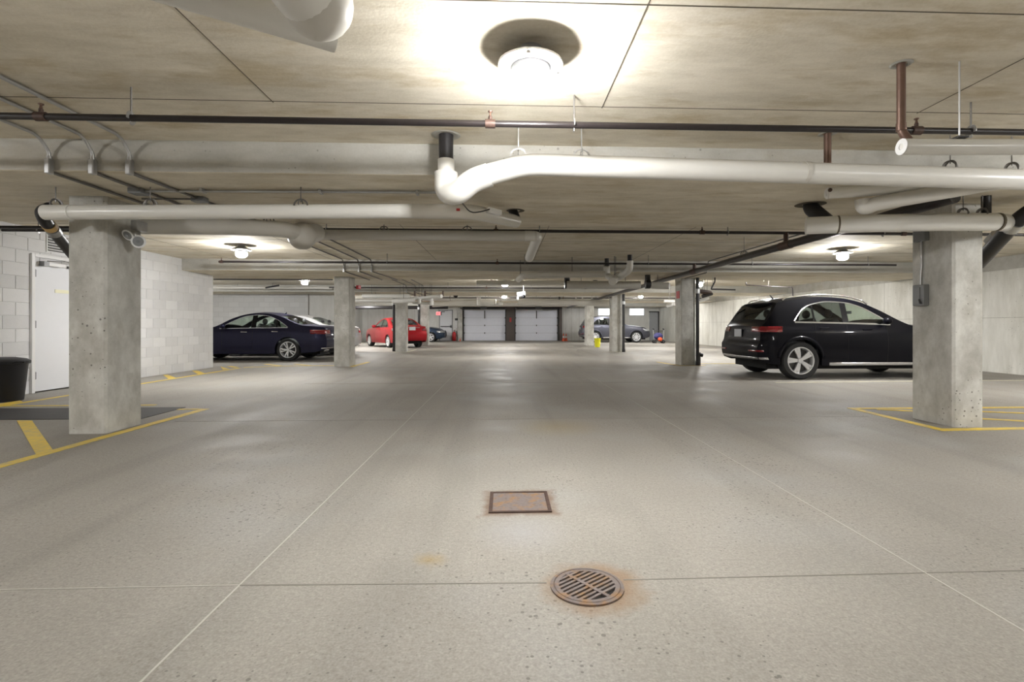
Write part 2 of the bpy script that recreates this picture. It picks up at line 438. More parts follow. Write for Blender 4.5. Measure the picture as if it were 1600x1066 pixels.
def put_block(y, L, z, Hh):
    if L < .05: return
    o = bpy.data.objects.new('block', block_mesh(L, Hh)); COL.objects.link(o); o.parent = wl
    o.location = Vector((XL, y, z)) - WO[wl]
z = 0; row = 0
while z < ZS - .02:
    hh = min(BH, ZS - z)
    y = 6.35 - (.2 if row % 2 else 0)
    while y < 13.14:
        a, b = max(y, 6.35), min(y + BW, 13.15)
        if z + hh > DZ + .02 or b <= DY0 - .05 or a >= DY1 + .05: put_block(a, b-a, z, hh)
        else:
            if a < DY0: put_block(a, DY0-a, z, hh)
            if b > DY1: put_block(DY1, b-DY1, z, hh)
        y += BW
    z += BH; row += 1
struct('wall_left_return', MB().box(XFAR, XL-.2, 12.95, 13.148, 0, ZS), M['mortar'])
struct('wall_left_recess', MB().box(XFAR-.2, XFAR, 13.15, 21.2, 0, ZS), M['cmu_far'])
struct('wall_middle_left', MB().box(XFAR, -7.9, 21.0, 21.25, 0, ZB), M['cmu_far'])
o = struct('wall_middle_left_concrete', MB().box(-7.88, -6.15, 20.98, 21.25, 0, ZB), M['endwall'])
struct('trim_1', MB().box(-7.9, -7.86, 20.96, 21.0, 0, ZB), M['joint_dark'])
struct('wall_far_left', MB().box(-10.05, -9.85, 21.25, YEND, 0, ZS), M['endwall'])
# right wall, poured concrete with form lines
wr = struct('wall_right', MB().box(XR, XR+.25, YBACK, YEND, 0, ZS), M['wall'])
for y in (4.6, 7.0, 9.5, 12.0, 14.4, 16.8, 19.3, 21.7, 24.2, 26.6, 29.0):
    MB().box(XR-.004, XR+.01, y-.006, y+.006, 0, ZS).build('form_line', M['seam'] if int(y) % 3 == 0 else M['beam'], wr)
MB().box(XR-.004, XR+.01, 2, YEND, 1.22, 1.232).build('form_line', M['beam'], wr)
MB().box(XR-.03, XR+.01, 2, YEND, 2.28, ZS).build('top_ledge', M['beam'], wr)
struct('wall_behind', MB().box(XFAR, XR, YBACK-.25, YBACK, 0, ZS), M['wall'])

# end wall with openings
def px_x(px, y=YEND): return at_y(px, 509, y).x
GD = [(px_x(724), px_x(790.5)), (px_x(804.5), px_x(872))]; GDZ = 2.13
DRX = (px_x(686.5), px_x(707)); DRZ = 2.14
WIN = [(px_x(934), px_x(957)), (px_x(983), px_x(1007))]; WZ = (1.76, 2.30)
GDR = (px_x(1014.5), px_x(1029.5))
xs_solid = [(-10.05, DRX[0]), (DRX[1], GD[0][0]), (GD[0][1], GD[1][0]), (GD[1][1], WIN[0][0]), (WIN[0][1], WIN[1][0]), (WIN[1][1], GDR[0]), (GDR[1], XR+.01)]
we = MB()
for a, b in xs_solid: we.box(a, b, YEND, YEND+.25, 0, ZS)
we.box(DRX[0], DRX[1], YEND, YEND+.25, DRZ, ZS)
for a, b in GD: we.box(a, b, YEND, YEND+.25, GDZ, ZS)
for a, b in WIN: we.box(a, b, YEND, YEND+.25, 0, WZ[0]).box(a, b, YEND, YEND+.25, WZ[1], ZS)
we.box(GDR[0], GDR[1], YEND, YEND+.25, 2.02, ZS)
we = struct('wall_end', we, M['endwall'])
for x in (px_x(884), px_x(893), px_x(905), px_x(575), px_x(600), px_x(648)):
    MB().box(x-.012, x+.012, YEND-.006, YEND+.01, 0, ZS).build('form_line', M['beam'], we)

# garage doors
for k, (a, b) in enumerate(GD):
    d = struct('door_%d' % (k+1), MB().box(a, b, YEND+.10, YEND+.13, 0, GDZ), M['dark_metal'])
    tag(d, ['left sectional garage door of the pale pair in the end wall', 'right sectional garage door of the pale pair in the end wall'][k], None)
    for i in range(4):
        z0 = i*GDZ/4; z1 = (i+1)*GDZ/4
        p = MB().box(a+.03, b-.03, YEND+.04, YEND+.10, z0+.003, z1-.003).build('panel', M['garage'], d, bevel=.004)
        for hx in (a+.05, (a+b)/2, b-.05):
            if i: MB().box(hx-.03, hx+.03, YEND+.01, YEND+.04, z0-.05, z0+.05).build('hinge', M['dark_metal'], p)
    for x in (a-.03, b-.05):
        MB().box(x, x+.08, YEND-.08, YEND+.02, 0, GDZ+.1).build('track', M['dark_metal'], d)
    MB().box((a+b)/2-.03, (a+b)/2+.03, YEND-.03, YEND+.04, GDZ-.5, GDZ-.02).build('opener_arm', M['dark_metal'], d)
    MB().tube([(a, YEND-.16, GDZ+.18), (b, YEND-.16, GDZ+.18)], .055, 10).build('torsion_spring', M['dark_metal'], d, smooth=40)
    for x in (a+.02, b-.02):
        MB().box(x-.03, x+.03, YEND-2.6, YEND-.08, GDZ+.02, GDZ+.09).build('overhead_rail', M['dark_metal'], d)
    o = thing('door_opener', ['dark ceiling opener box above the left garage door', 'dark ceiling opener box above the right garage door'][k], 'opener', ((a+b)/2, YEND-1.9, GDZ+.05))
    MB().box((a+b)/2-.2, (a+b)/2+.2, YEND-2.2, YEND-1.7, GDZ+.02, GDZ+.22).build('motor_box', M['dark_metal'], o, bevel=.02)
    MB().box((a+b)/2-.03, (a+b)/2+.03, YEND-1.7, YEND-.05, GDZ+.06, GDZ+.11).build('rail', M['dark_metal'], o)
    for sx in (-.15, .15): MB().box((a+b)/2+sx-.015, (a+b)/2+sx+.015, YEND-1.97, YEND-1.94, GDZ+.2, ZS).build('strap', M['dark_metal'], o)
struct('trim_2', MB().box(GD[0][0]-.2, GD[1][1]+.2, YEND-.06, YEND+.0, GDZ+.05, ZS), M['dark_metal'])  # dark header band; its black also stands in for the shadows above the doors
struct('trim_3', MB().box(GD[0][1]+.03, GD[1][0]-.03, YEND-.25, YEND, 0, ZS), M['brown'])
struct('trim_4', MB().box(GD[0][0]-.35, GD[0][0]-.05, YEND-.3, YEND, 0, ZS), M['pillar'])
struct('trim_5', MB().box(GD[1][1]+.05, GD[1][1]+.25, YEND-.3, YEND, 0, ZS), M['brown'])
# grey door and exit door
d = struct('door_3', MB().box(GDR[0], GDR[1], YEND+.05, YEND+.09, 0, 2.02), M['grey_door'])
MB().box(GDR[1]-.05, GDR[1]+.03, YEND-.02, YEND+.09, 0, 2.07).box(GDR[0]-.03, GDR[1]+.03, YEND-.02, YEND+.09, 2.0, 2.07).build('door_frame', M['dark_metal'], d)
d = struct('door_4', MB().box(DRX[0]+.04, DRX[1]-.04, YEND+.0, YEND+.05, .01, DRZ-.04), M['white_paint'])
MB().box(DRX[0]-.02, DRX[0]+.035, YEND-.03, YEND+.1, 0, DRZ+.02).box(DRX[1]-.035, DRX[1]+.02, YEND-.03, YEND+.1, 0, DRZ+.02).box(DRX[0]-.02, DRX[1]+.02, YEND-.03, YEND+.1, DRZ-.035, DRZ+.02).build('door_frame', M['grey_box'], d)
MB().box(DRX[0]+.08, DRX[1]-.1, YEND-.08, YEND-.03, .96, 1.02).box(DRX[1]-.14, DRX[1]-.06, YEND-.09, YEND, .9, 1.08).build('push_bar', M['dark_metal'], d)
MB().box(DRX[0]+.12, DRX[0]+.38, YEND-.07, YEND, 1.98, 2.05).bar((DRX[0]+.2, YEND-.1, 2.06), (DRX[0]+.6, YEND-.04, 2.09), .03, .02).build('door_closer', M['grey_box'], d)
# windows
for k, (a, b) in enumerate(WIN):
    w = struct('window_%d' % (k+1), MB().box(a+.04, b-.04, YEND+.12, YEND+.14, WZ[0]+.04, WZ[1]-.04), M['window_glow'])
    MB().box(a, b, YEND-.01, YEND+.15, WZ[0], WZ[0]+.05).box(a, b, YEND-.01, YEND+.15, WZ[1]-.05, WZ[1]).box(a, a+.05, YEND-.01, YEND+.15, WZ[0]+.05, WZ[1]-.05).box(b-.05, b, YEND-.01, YEND+.15, WZ[0]+.05, WZ[1]-.05).build('window_frame', M['white_paint'], w)
    MB().box(a-.05, b+.05, YEND-.06, YEND, WZ[0]-.06, WZ[0]).build('window_sill', M['endwall'], w)

# left metal door (door_5) in the block wall
X0 = XL
d = struct('door_5', MB().box(X0-.05, X0-.008, DY0+.055, DY1-.055, .02, DZ-.055), M['white_paint'], bevel=.003)
fr = MB()
fr.box(X0-.1, X0+.03, DY0-.005, DY0+.05, 0, DZ).box(X0-.1, X0+.03, DY1-.05, DY1+.005, 0, DZ).box(X0-.1, X0+.03, DY0+.05, DY1-.05, DZ-.05, DZ)
fr.build('door_frame', M['white_metal'], d, bevel=.004)
for z in (.27, 1.07, 1.87):
    MB().tube([(X0+.012, DY0+.055, z-.06), (X0+.012, DY0+.055, z+.06)], .014, 8).box(X0-.01, X0+.002, DY0+.055, DY0+.1, z-.055, z+.055).build('hinge', M['grey_box'], d)
cl = MB().box(X0-.006, X0+.075, DY0+.17, DY0+.55, 2.00, 2.06).build('door_closer', M['white_metal'], d, bevel=.008)
MB().box(X0-.006, X0+.08, DY0+.15, DY0+.24, 1.99, 2.065).build('closer_cap', M['grey_box'], cl)
MB().bar((X0+.05, DY0+.24, 2.075), (X0+.16, DY0+.42, 2.085), .03, .012).bar((X0+.16, DY0+.42, 2.09), (X0+.02, DY0+.9, 2.09), .025, .01).build('closer_arm', M['rod'], cl)
MB().box(X0-.006, X0+.02, DY0+.66, DY0+.9, 2.0, 2.04).build('coordinator', M['dark_metal'], d)
MB().box(X0-.008, X0-.001, DY0+.44, DY0+.7, 1.585, 1.64).build('door_plate', M['pale_strip'], d)  # small pale yellow strip on the door leaf
# louvre vent above the door
v = thing('wall_vent', 'white slatted louvre vent in the block wall above the door', 'vent', (XL, 8.75, 2.28))
MB().box(XL-.004, XL+.012, 8.46, 9.08, 2.23, 2.25).box(XL-.004, XL+.012, 8.46, 9.08, 2.51, 2.53).box(XL-.004, XL+.012, 8.46, 8.48, 2.25, 2.51).box(XL-.004, XL+.012, 9.06, 9.08, 2.25, 2.51).build('vent_frame', M['white_metal'], v)
MB().box(XL-.004, XL+.002, 8.48, 9.06, 2.25, 2.51).build('vent_backing', M['dark_metal'], v)
for i in range(6):
    z = 2.265 + i*.042
    MB().add([(XL+.003,8.48,z+.022),(XL+.022,8.48,z),(XL+.022,9.06,z),(XL+.003,9.06,z+.022),(XL+.003,8.48,z+.026),(XL+.024,8.48,z+.005),(XL+.024,9.06,z+.005),(XL+.003,9.06,z+.026)],
             [(0,1,2,3),(4,7,6,5),(1,5,6,2),(0,4,5,1),(3,2,6,7)]).build('slat', M['white_metal'], v)

# ------------------------------------------------------------------ pillars
PIL = []
def pillar(xa, y, w, d, side, label):
    x0, x1 = (xa - w, xa) if side < 0 else (xa, xa + w)
    mb = MB(); c = .022
    poly = [(x0+c,y),(x1-c,y),(x1,y+c),(x1,y+d-c),(x1-c,y+d),(x0+c,y+d),(x0,y+d-c),(x0,y+c)]
    nz = 9
    for k in range(8):
        pass
    mb.prism(poly, 0, ZB+.002)
    o = mb.build('concrete_pillar', M['pillar'])
    tag(o, label, 'pillar', 'concrete pillars along the drive aisle'); PIL.append(o); return o
pillar(-3.865, 5.13, .365, .50, -1, 'large concrete pillar beside the white door, nearest on the left')
pillar(4.63, 5.10, .33, .55, 1, 'large concrete pillar with a grey switch box, in front of the black SUV')
pillar(-3.97, 13.32, .40, .5, -1, 'concrete pillar at the tail of the dark blue sedan')
pillar(4.68, 13.37, .38, .5, 1, 'concrete pillar behind the black SUV, with a red stencil')
pillar(-3.93, 20.6, .42, .5, -1, 'concrete pillar in front of the red car')
pillar(4.33, 20.5, .47, .5, 1, 'concrete pillar in front of the middle of the grey SUV')
pillar(-4.03, 27.3, .42, .5, -1, 'far concrete pillar behind the tail of the red car')
pillar(4.28, 26.7, .42, .5, 1, 'far concrete pillar with the yellow bucket at its foot')

# ------------------------------------------------------------------ floor paint
PL = {'group': None}
def mark(label, polys, mat=M['yellow'], name='painted_line', parts='stripe'):
    # polys: list of quads in floor coordinates
    allp = [p for q in polys for p in q]
    cx = sum(p[0] for p in allp)/len(allp); cy = sum(p[1] for p in allp)/len(allp)
    t = thing(name, label, 'floor marking', (cx, cy, 0))
    for i, q in enumerate(polys): MB().prism(q, .0005, .0035 + .0006*(i if i < 4 else 4 + .2*i)).build(parts, mat, t)
    return t
def seg(x0, y0, x1, y1, w=.1):
    d = Vector((x1-x0, y1-y0)); n = Vector((-d.y, d.x)).normalized() * (w/2)
    return [(x0-n.x, y0-n.y), (x1-n.x, y1-n.y), (x1+n.x, y1+n.y), (x0+n.x, y0+n.y)]
def flo(px, py):
    p = at_z(px, py, 0); return (p.x, p.y)
mark('yellow outline and wide hatch bar around the left front pillar', [
    seg(-3.76, 2.2, -3.76, 6.60), seg(-6.5, 6.95, -4.6, 6.95, .06), seg(-3.8, 6.58, -4.1, 6.58, .06),
    [flo(26.5,658), flo(50,658), flo(84,706), flo(57,712)]])
mark('long yellow line with short hatch bars along the block wall', [
    seg(-6.56, 5.2, -6.53, 12.9, .09)] + [[(max(flo(*q)[0], -7.27), flo(*q)[1]) for q in b_] for b_ in (((250,586),(262,586),(277,591.5),(263,592.5)), ((298,579.5),(309,579.5),(322,584.5),(310,585.5)), ((338,573),(344,573),(359,577.5),(348,578)))] + [[(-6.61, 6.98), (-6.61, 7.3), (-6.75, 7.42), (-6.75, 7.05)]])
mark('yellow and pale stall line below the dark blue sedan', [
    seg(-6.53, 13.1, -5.8, 13.52, .10), seg(-5.8, 13.52, -4.4, 13.62, .09), seg(-7.1, 13.5, -6.7, 13.1, .1), seg(-6.5, 14.2, -5.85, 13.6, .1), seg(-5.7, 14.2, -5.1, 13.65, .09), seg(-3.9, 13.25, -3.9, 14.9, .1)])
mark('yellow hatched box around the right front pillar', [
    seg(4.40, 4.97, 4.40, 6.33, .10), seg(4.35, 4.98, 7.4, 5.10, .10), seg(4.36, 6.30, 7.6, 6.30, .10), seg(4.65, 6.22, 5.2, 6.02, .07), seg(5.4, 6.15, 6.9, 5.65, .07), seg(5.35, 5.55, 6.3, 5.15, .07)])
mark('faint yellow stall line in front of the black SUV', [seg(5.0, 9.25, 10.8, 9.45, .07)], M['pale_line'])
mark('yellow corner line at the foot of the pillar behind the black SUV', [seg(4.6, 13.28, 5.3, 13.28, .08), seg(4.6, 13.28, 4.4, 14.6, .08), seg(5.2, 13.9, 8.5, 13.9, .09)])
mark('faint yellow edge line near the grey SUV', [seg(4.2, 20.4, 5.0, 20.4, .1), seg(5.2, 26.0, 10.9, 26.0, .12)], M['pale_line'])
mark('faint yellow edge line at the foot of the pillar by the red car', [seg(-4.5, 20.5, -3.85, 20.5, .1), seg(-3.85, 20.5, -3.85, 22.5, .1)], M['pale_line'])
o = MB().box(-9*0-7.25, -4.08, 5.93, 6.73, .0005, .006).build('floor_strip', M['black_paint'])
tag(o, 'wide black strip lying across the floor behind the left front pillar', 'floor strip')

# ------------------------------------------------------------------ drain grate and cover
t = thing('drain_grate', 'round rusted iron drain grate in the floor', 'drain', (*DRAIN, 0))
R0 = .147
MB().lathe([(R0, .0005), (R0, .007), (R0-.012, .009), (R0-.014, .005), (R0-.017, .009), (R0-.034, .009), (R0-.036, .0015)], 40, (*DRAIN, 0)).build('grate_rim', M['rust_plate'], t, smooth=30)
MB().lathe([(0.0005, .001), (R0-.03, .001)], 32, (*DRAIN, 0)).build('drain_pit', M['pit'], t)
ang = math.radians(-52); ux, uy = math.cos(ang), math.sin(ang); vx, vy = -uy, ux
ri = R0-.032
MB().bar((DRAIN[0]-ux*ri, DRAIN[1]-uy*ri, .006), (DRAIN[0]+ux*ri, DRAIN[1]+uy*ri, .006), .016, .008).build('centre_rib', M['rust_plate'], t)
nb = 10
for i in range(nb):
    q = -ri + (i+.6) * 2*ri/(nb+.2)
    hl = math.sqrt(max(0, ri*ri - q*q))
    a = (DRAIN[0]+ux*q-vx*hl, DRAIN[1]+uy*q-vy*hl, .005); b = (DRAIN[0]+ux*q+vx*hl, DRAIN[1]+uy*q+vy*hl, .005)
    if i == 9: continue
    MB().bar(a, b, .0115, .007).build('bar', M['rust_plate'], t)
t = thing('cover_plate', 'square rusted iron cover plate set in the floor', 'cover', (*COVER, 0))
cx, cy = COVER; a = .158
MB().box(cx-a, cx+a, cy-a, cy+a, .0005, .004).build('plate', M['rust_plate'], t, bevel=.002)
fr = M['rust']
MB().box(cx-a-.02, cx-a, cy-a-.02, cy+a+.02, .0005, .007).box(cx+a, cx+a+.02, cy-a-.02, cy+a+.02, .0005, .007).box(cx-a, cx+a, cy-a-.02, cy-a, .0005, .007).box(cx-a, cx+a, cy+a, cy+a+.02, .0005, .007).build('frame', fr, t)

# ------------------------------------------------------------------ ceiling lamps
def lamp(x, y, label):
    t = thing('ceiling_lamp', label, 'lamp', (x, y, ZS-.2), 'round ceiling lamps')
    c = (x, y, ZS)
    MB().lathe([(.06, .002), (.065, -.03), (.10, -.05), (.155, -.078), (.178, -.088), (.178, -.1), (.160, -.104), (.106, -.108), (.104, -.132), (.098, -.135)], 28, c).build('housing', M['galv'], t, smooth=35)
    MB().lathe([(.098, -.131), (.101, -.162), (.095, -.198), (.065, -.228), (.001, -.24)], 12, c).build('globe', M['lamp_glass'], t, smooth=60)
    for k in range(3):
        a = 2*PI*k/3+.4
        MB().box(x+.15*math.cos(a)-.012, x+.15*math.cos(a)+.012, y+.15*math.sin(a)-.012, y+.15*math.sin(a)+.012, ZS-.115, ZS-.09).build('clip', M['galv'], t)
    return t
LAMPS = [(.144, 2.80, 'bright round ceiling lamp nearest the camera, above the drain'),
 (-4.954, 9.86, 'round ceiling lamp near the block wall, to the right of the left front pillar'),
 (6.64, 9.80, 'round ceiling lamp above the black SUV'),
 (-6.25, 16.3, 'round ceiling lamp above the dark blue sedan'),
 (0.02, 16.9, 'round ceiling lamp over the middle of the aisle'),
 (6.45, 16.7, 'round ceiling lamp just right of the pillar with a red stencil'),
 (0.0, 24.0, 'small far ceiling lamp low over the middle of the aisle'),
 (6.35, 23.6, 'far ceiling lamp above the bright windows and grey SUV'),
 (-6.3, 24.2, 'far ceiling lamp above the red car'),
 (-5.9, 30.5, 'added unseen far ceiling lamp near the exit door'), (6.35, 30.4, 'added unseen far ceiling lamp above the roof of the grey SUV'),  # both added out of sight behind pillars to brighten the end wall
 (-7.4, 22.0, 'added far fill lamp tucked behind the beam left of the red car'), (8.7, 22.0, 'added far fill lamp tucked behind the beam by the right wall'), (0.0, 28.75, 'added far fill lamp tucked behind the last pillars over the aisle'),  # added lamps, hidden by the beams, that lift the light in the far bays
 (-7.8, 28.75, 'added far fill lamp tucked behind the beam by the far left wall'), (8.8, 28.75, 'added far fill lamp tucked behind the beam by the bright windows'), (9.0, 6.75, 'added fill lamp beyond the right edge behind the near beam'), (7.4, 14.32, 'added fill lamp tucked behind the beam by the right wall'), (-10.6, 16.6, 'added fill lamp hidden behind the end of the block wall'),  # more unseen lamps added to brighten the side walls and stalls
 (0.14, -4.2, 'added unseen fill lamp straight behind the camera'), (6.0, -.7, 'added unseen fill lamp behind the camera on the right'),  # unseen lamps added behind the camera to light the near end
 (-6.0, 1.4, 'added fill lamp beyond the left edge by the block wall'), (5.6, 2.5, 'added fill lamp beyond the right edge')]  # added past the frame edges to raise the light up front
for a in LAMPS: lamp(*a)

# ------------------------------------------------------------------ pipes
def hanger(root, p, r, ztop, mat='rod', ring=True):
    p = Vector(p)
    h = MB().tube([(p.x, p.y, p.z + r*1.35), (p.x, p.y, ztop)], .005, 6).build('hanger_rod', M[mat], root)
    if ring:
        mb = MB()
        for dx, dy in ((.06, .0), (.0, .055), (.0, -.055), (-.06, .0)):
            pts = [(p.x + dx*math.sin(u), p.y + dy*math.sin(u), p.z + r*.93 + (.055)*math.cos(u)) for u in lin(0, PI*.55, 6)]
            for a, b in zip(pts[:-1], pts[1:]): mb.bar(a, b, .014, .005, (0,1,0) if dx else (1,0,0))
        mb.build('hanger_clevis', M[mat], root)
def cone_flange(root, p, r, ztop, mat='beam'):
    MB().lathe([(r, 0), (r*1.6, -.004), (r*2.0, 0)], 20, (p[0], p[1], ztop-.002)).build('sleeve_ring', M[mat], root)

# main white drain pipe in front of the near beam
e0 = at(697, 215, 4.08); zel = at(700, 286, 4.08).z
e1 = Vector((e0.x, e0.y, zel)); e2 = at(735, 283, 3.95); e3 = at(822, 257, 3.93); e4 = at(1600, 281, 4.12); e5 = at(1900, 288, 4.2)
t = thing('drain_pipe', 'thick bright white drain pipe with an S-shaped elbow below the near beam', 'pipe', (e3.x, e3.y, e3.z))
MB().tube([(e0.x, e0.y, ZS), (e0.x, e0.y, at(697, 262, 4.08).z)], .058, 18).build('black_riser', M['abs'], t, smooth=40)
cone_flange(t, e0, .058, ZS)
MB().tube([(e0.x, e0.y, at(697, 250, 4.08).z), (e0.x, e0.y, at(697, 272, 4.08).z)], .066, 18).build('collar', M['pvc'], t, smooth=40)
el = fillet([(e0.x, e0.y, at(697, 270, 4.08).z), (e0.x, e0.y, at(697, 302, 4.08).z), at(716, 302, 3.98), at(738, 282, 3.95), at(765, 273, 3.94)], .12, 8)
MB().tube(el, .092, 20).build('elbow', M['pvc'], t, smooth=50)
run = fillet([at(752, 276, 3.945), e3, e4, e5], .12, 8)
MB().tube(run, .082, 22).build('pipe_run', M['pvc'], t, smooth=50)
MB().tube([at(1255, 269.5, 4.03), at(1262, 269.7, 4.03)], .0835, 22).build('joint_band', M['pvc_grey'], t, smooth=50)
for px in (810, 905, 1480, 1580):
    k = (px - 822) / (1600 - 822); p = e3.lerp(e4, max(0, k)) if px > 822 else Vector(at(810, 259, 3.935))
    hanger(t, p, .082, ZS, 'galv' if px < 1000 else 'rod')

# white pipe in front of the left pillar
a0 = at(70, 332, 4.62); a1 = at(640, 330, 4.72); a2 = at(738, 331, 4.76); a3 = at(806, 346, 5.6)
t = thing('drain_pipe', 'long white drain pipe crossing in front of the left front pillar', 'pipe', tuple(a1))
MB().tube([a0, at(655, 330, 4.73)], .066, 20).build('pipe_run', M['pvc'], t, smooth=50)
MB().tube(fillet([at(645, 330, 4.725), a2, a3], .15, 8), .068, 20).build('bend', M['pvc_grey'], t, smooth=50)
MB().tube([at(112, 331.8, 4.62), at(70, 332, 4.615)], .068, 20).build('end_sleeve', M['pvc'], t, smooth=50)
for px in (87, 235, 470): hanger(t, at(px, 331.5, 4.65), .066, ZB)
q = at(716, 328, 4.685)
MB().box(q.x-.016, q.x+.016, q.y-.012, q.y+.0, q.z-.011, q.z+.011).build('red_label', M['label_red'], t)
b0 = at(802, 340, 5.5); b1 = at(797, 319, 5.6)
MB().tube(fillet([(b1.x, b1.y, ZB), (b1.x, b1.y, b1.z), at(806, 341, 5.58)], .08), .05, 14).build('black_elbow', M['abs'], t, smooth=50)
cone_flange(t, (b1.x+.06, b1.y, 0), .05, ZB, 'seam')
MB().tube(fillet([at(722, 317, 4.66), at(735, 333, 4.66), at(752, 331, 4.66), at(765, 327, 4.7)], .05, 5), .006, 6).build('cable', M['abs'], t)
MB().bar(at(762, 328, 4.85), at(782, 333, 4.95), .05, .05).build('cable_box', M['white_metal'], t, bevel=.006)
bl = fillet([at(78, 325, 4.64), at(64, 330, 4.66), at(70, 345, 4.75), at(92, 372, 5.1), at(122, 408, 5.6)], .08, 6)
MB().tube(bl, .052, 16).build('black_elbow', M['abs'], t, smooth=50)
MB().tube([at(75, 351, 4.82), at(80, 356, 4.88)], .056, 16).build('tan_tape', M['tape'], t, smooth=50)
MB().tube([at(81, 357.5, 4.9), at(86, 364, 4.97)], .058, 16).build('coupling', M['galv'], t, smooth=50)

# fitting hub and pipes behind the left pillar
hub = at(472, 369, 6.2)
t = thing('drain_pipe', 'white pipes meeting at a big round elbow right of the left front pillar', 'pipe', tuple(hub))
MB().tube(fillet([at(215, 353, 5.6), at(380, 355, 5.85), at(452, 359, 6.0), hub], .2, 8), .092, 20).build('pipe_run', M['pvc_grey'], t, smooth=50)
MB().sphere(hub, .165, 20, 12).build('elbow', M['pvc_grey'], t, smooth=60)
MB().tube([hub, hub + Vector((0, .45, .12))], .12, 18).build('riser', M['pvc_grey'], t, smooth=50)
MB().tube([at(490, 366.5, 6.75), at(838, 369, 6.9)], .066, 18).build('pipe_run', M['pvc_grey'], t, smooth=50)
MB().tube(fillet([at(820, 368.8, 6.89), at(840, 369, 6.9), at(827, 403, 7.9)], .07, 6), .068, 18).build('end_elbow', M['pvc'], t, smooth=50)
for px in (600, 730): hanger(t, at(px, 367.5, 6.82), .066, ZS)
hanger(t, at(420, 357.5, 5.93), .092, ZB)

# white pipe in front of the right pillar
a = [at(1259, 353, 5.15), at(1335, 350, 5.0), at(1470, 347, 4.95), at(1562, 347, 4.97), at(1580, 350, 5.35)]
t = thing('drain_pipe', 'white drain pipe crossing in front of the pillar with the grey switch box', 'pipe', tuple(a[1]))
MB().tube(fillet(a[:3], .2) + fillet([a[2], a[3], a[4]], .12, 8)[1:], .086, 20).build('pipe_run', M['pvc'], t, smooth=50)
MB().tube([at(1307, 351.1, 5.055), at(1310, 351, 5.05)], .0875, 20).build('joint_band', M['seam'], t, smooth=50)
MB().tube([at(1557, 347, 4.965), at(1560, 347, 4.966)], .0875, 20).build('joint_band', M['seam'], t, smooth=50)
c0 = at_z(1270, 317, ZS - .0)
cb = at(1268, 340, 5.3)
MB().tube(fillet([(cb.x, cb.y+.02, ZB), (cb.x, cb.y, cb.z+.09), at(1295, 349, 5.15)], .12, 6), .075, 16).build('black_elbow', M['abs'], t, smooth=50)
cone_flange(t, (cb.x, cb.y+.02), .075, ZB, 'seam')
cp = at(1541, 340, 4.98); MB().tube([(cp.x, cp.y, cp.z), (cp.x, cp.y, ZB)], .04, 14).build('black_riser', M['abs'], t, smooth=50)
for px in (1505, 1535): hanger(t, at(px, 347, 4.95), .082, ZB)
MB().tube(fillet([at(1640, 312, 4.9), at(1596, 338, 5.0), at(1570, 366, 5.25), at(1528, 412, 5.75)], .1, 6), .072, 18).build('black_branch', M['abs'], t, smooth=50)
MB().tube([at(1588, 346, 5.06), at(1578, 357, 5.16)], .077, 18).build('coupling', M['galv'], t, smooth=50)
MB().tube([at(1545, 378, 5.7), at(1556, 366, 5.6)], .05, 12).build('band_clamp', M['galv'], t, smooth=50)

# small white insulated pipes hung below the main pipe on the right
t = thing('insulated_pipe', 'white insulated pipe with an open end, joining an elbow above the black SUV', 'pipe', tuple(at(1330, 300, 4.6)))
MB().tube([at(1293, 302, 4.55), at(1350, 298.5, 4.48), at(1480, 286, 4.3)], .050, 16).build('pipe_run', M['pvc'], t, smooth=50)
MB().lathe([(.051, 0), (.022, -.002), (.018, .01), (.001, .01)], 16, at(1293, 302, 4.55), 'x').build('end_ring', M['white_metal'], t)
MB().tube(fillet([at(1348, 312, 4.5), at(1349, 327, 4.5), at(1366, 319, 4.45), at(1580, 281, 4.12)], .08, 6), .062, 16).build('elbow_run', M['pvc_grey'], t, smooth=50)
cpx = at(1293, 260, 4.05); MB().tube([(cpx.x, cpx.y, ZS), (cpx.x, cpx.y, at(1293, 262, 4.05).z)], .027, 12).build('copper_riser', M['copper'], t, smooth=50)
cone_flange(t, cpx, .035, ZS)
for px in (1297, 1315): 
    p = at(px, 297, 4.5); MB().sphere(p, .018, 8, 6).build('clamp', M['iron'], t, smooth=60)
# copper riser with insulated end at the right edge
t = thing('insulated_pipe', 'white insulated pipe end under the tall copper riser at the right edge', 'pipe', tuple(at(1500, 229, 2.95)))
c = at(1408, 100, 2.972)
ze = at(1409, 205, 2.972).z
MB().tube(fillet([(c.x, c.y, ZS), (c.x, c.y, ze), at(1420, 220, 2.96)], .05, 6), .0235, 14).build('copper_riser', M['copper'], t, smooth=50)
MB().tube([(c.x, c.y, at(1408,193,2.972).z), (c.x, c.y, at(1408,205,2.972).z)], .0265, 14).build('solder_collar', M['copper'], t, smooth=50)
cone_flange(t, c, .03, ZS)
MB().tube([at(1409, 229.5, 2.93), at(1520, 230, 2.95), at(1850, 229, 3.1)], .045, 18).build('pipe_run', M['pvc'], t, smooth=50)
MB().lathe([(.046, .0), (.018, -.002), (.014, .01), (.001, .01)], 18, at(1408, 229.5, 2.93), 'x').build('end_ring', M['white_metal'], t)
p = at(1499, 229.5, 2.945); hanger(t, p, .045, ZS, 'galv', False)
MB().box(p.x-.03, p.x+.03, p.y-.03, p.y+.03, p.z+.045, p.z+.056).build('saddle', M['dark_metal'], t)

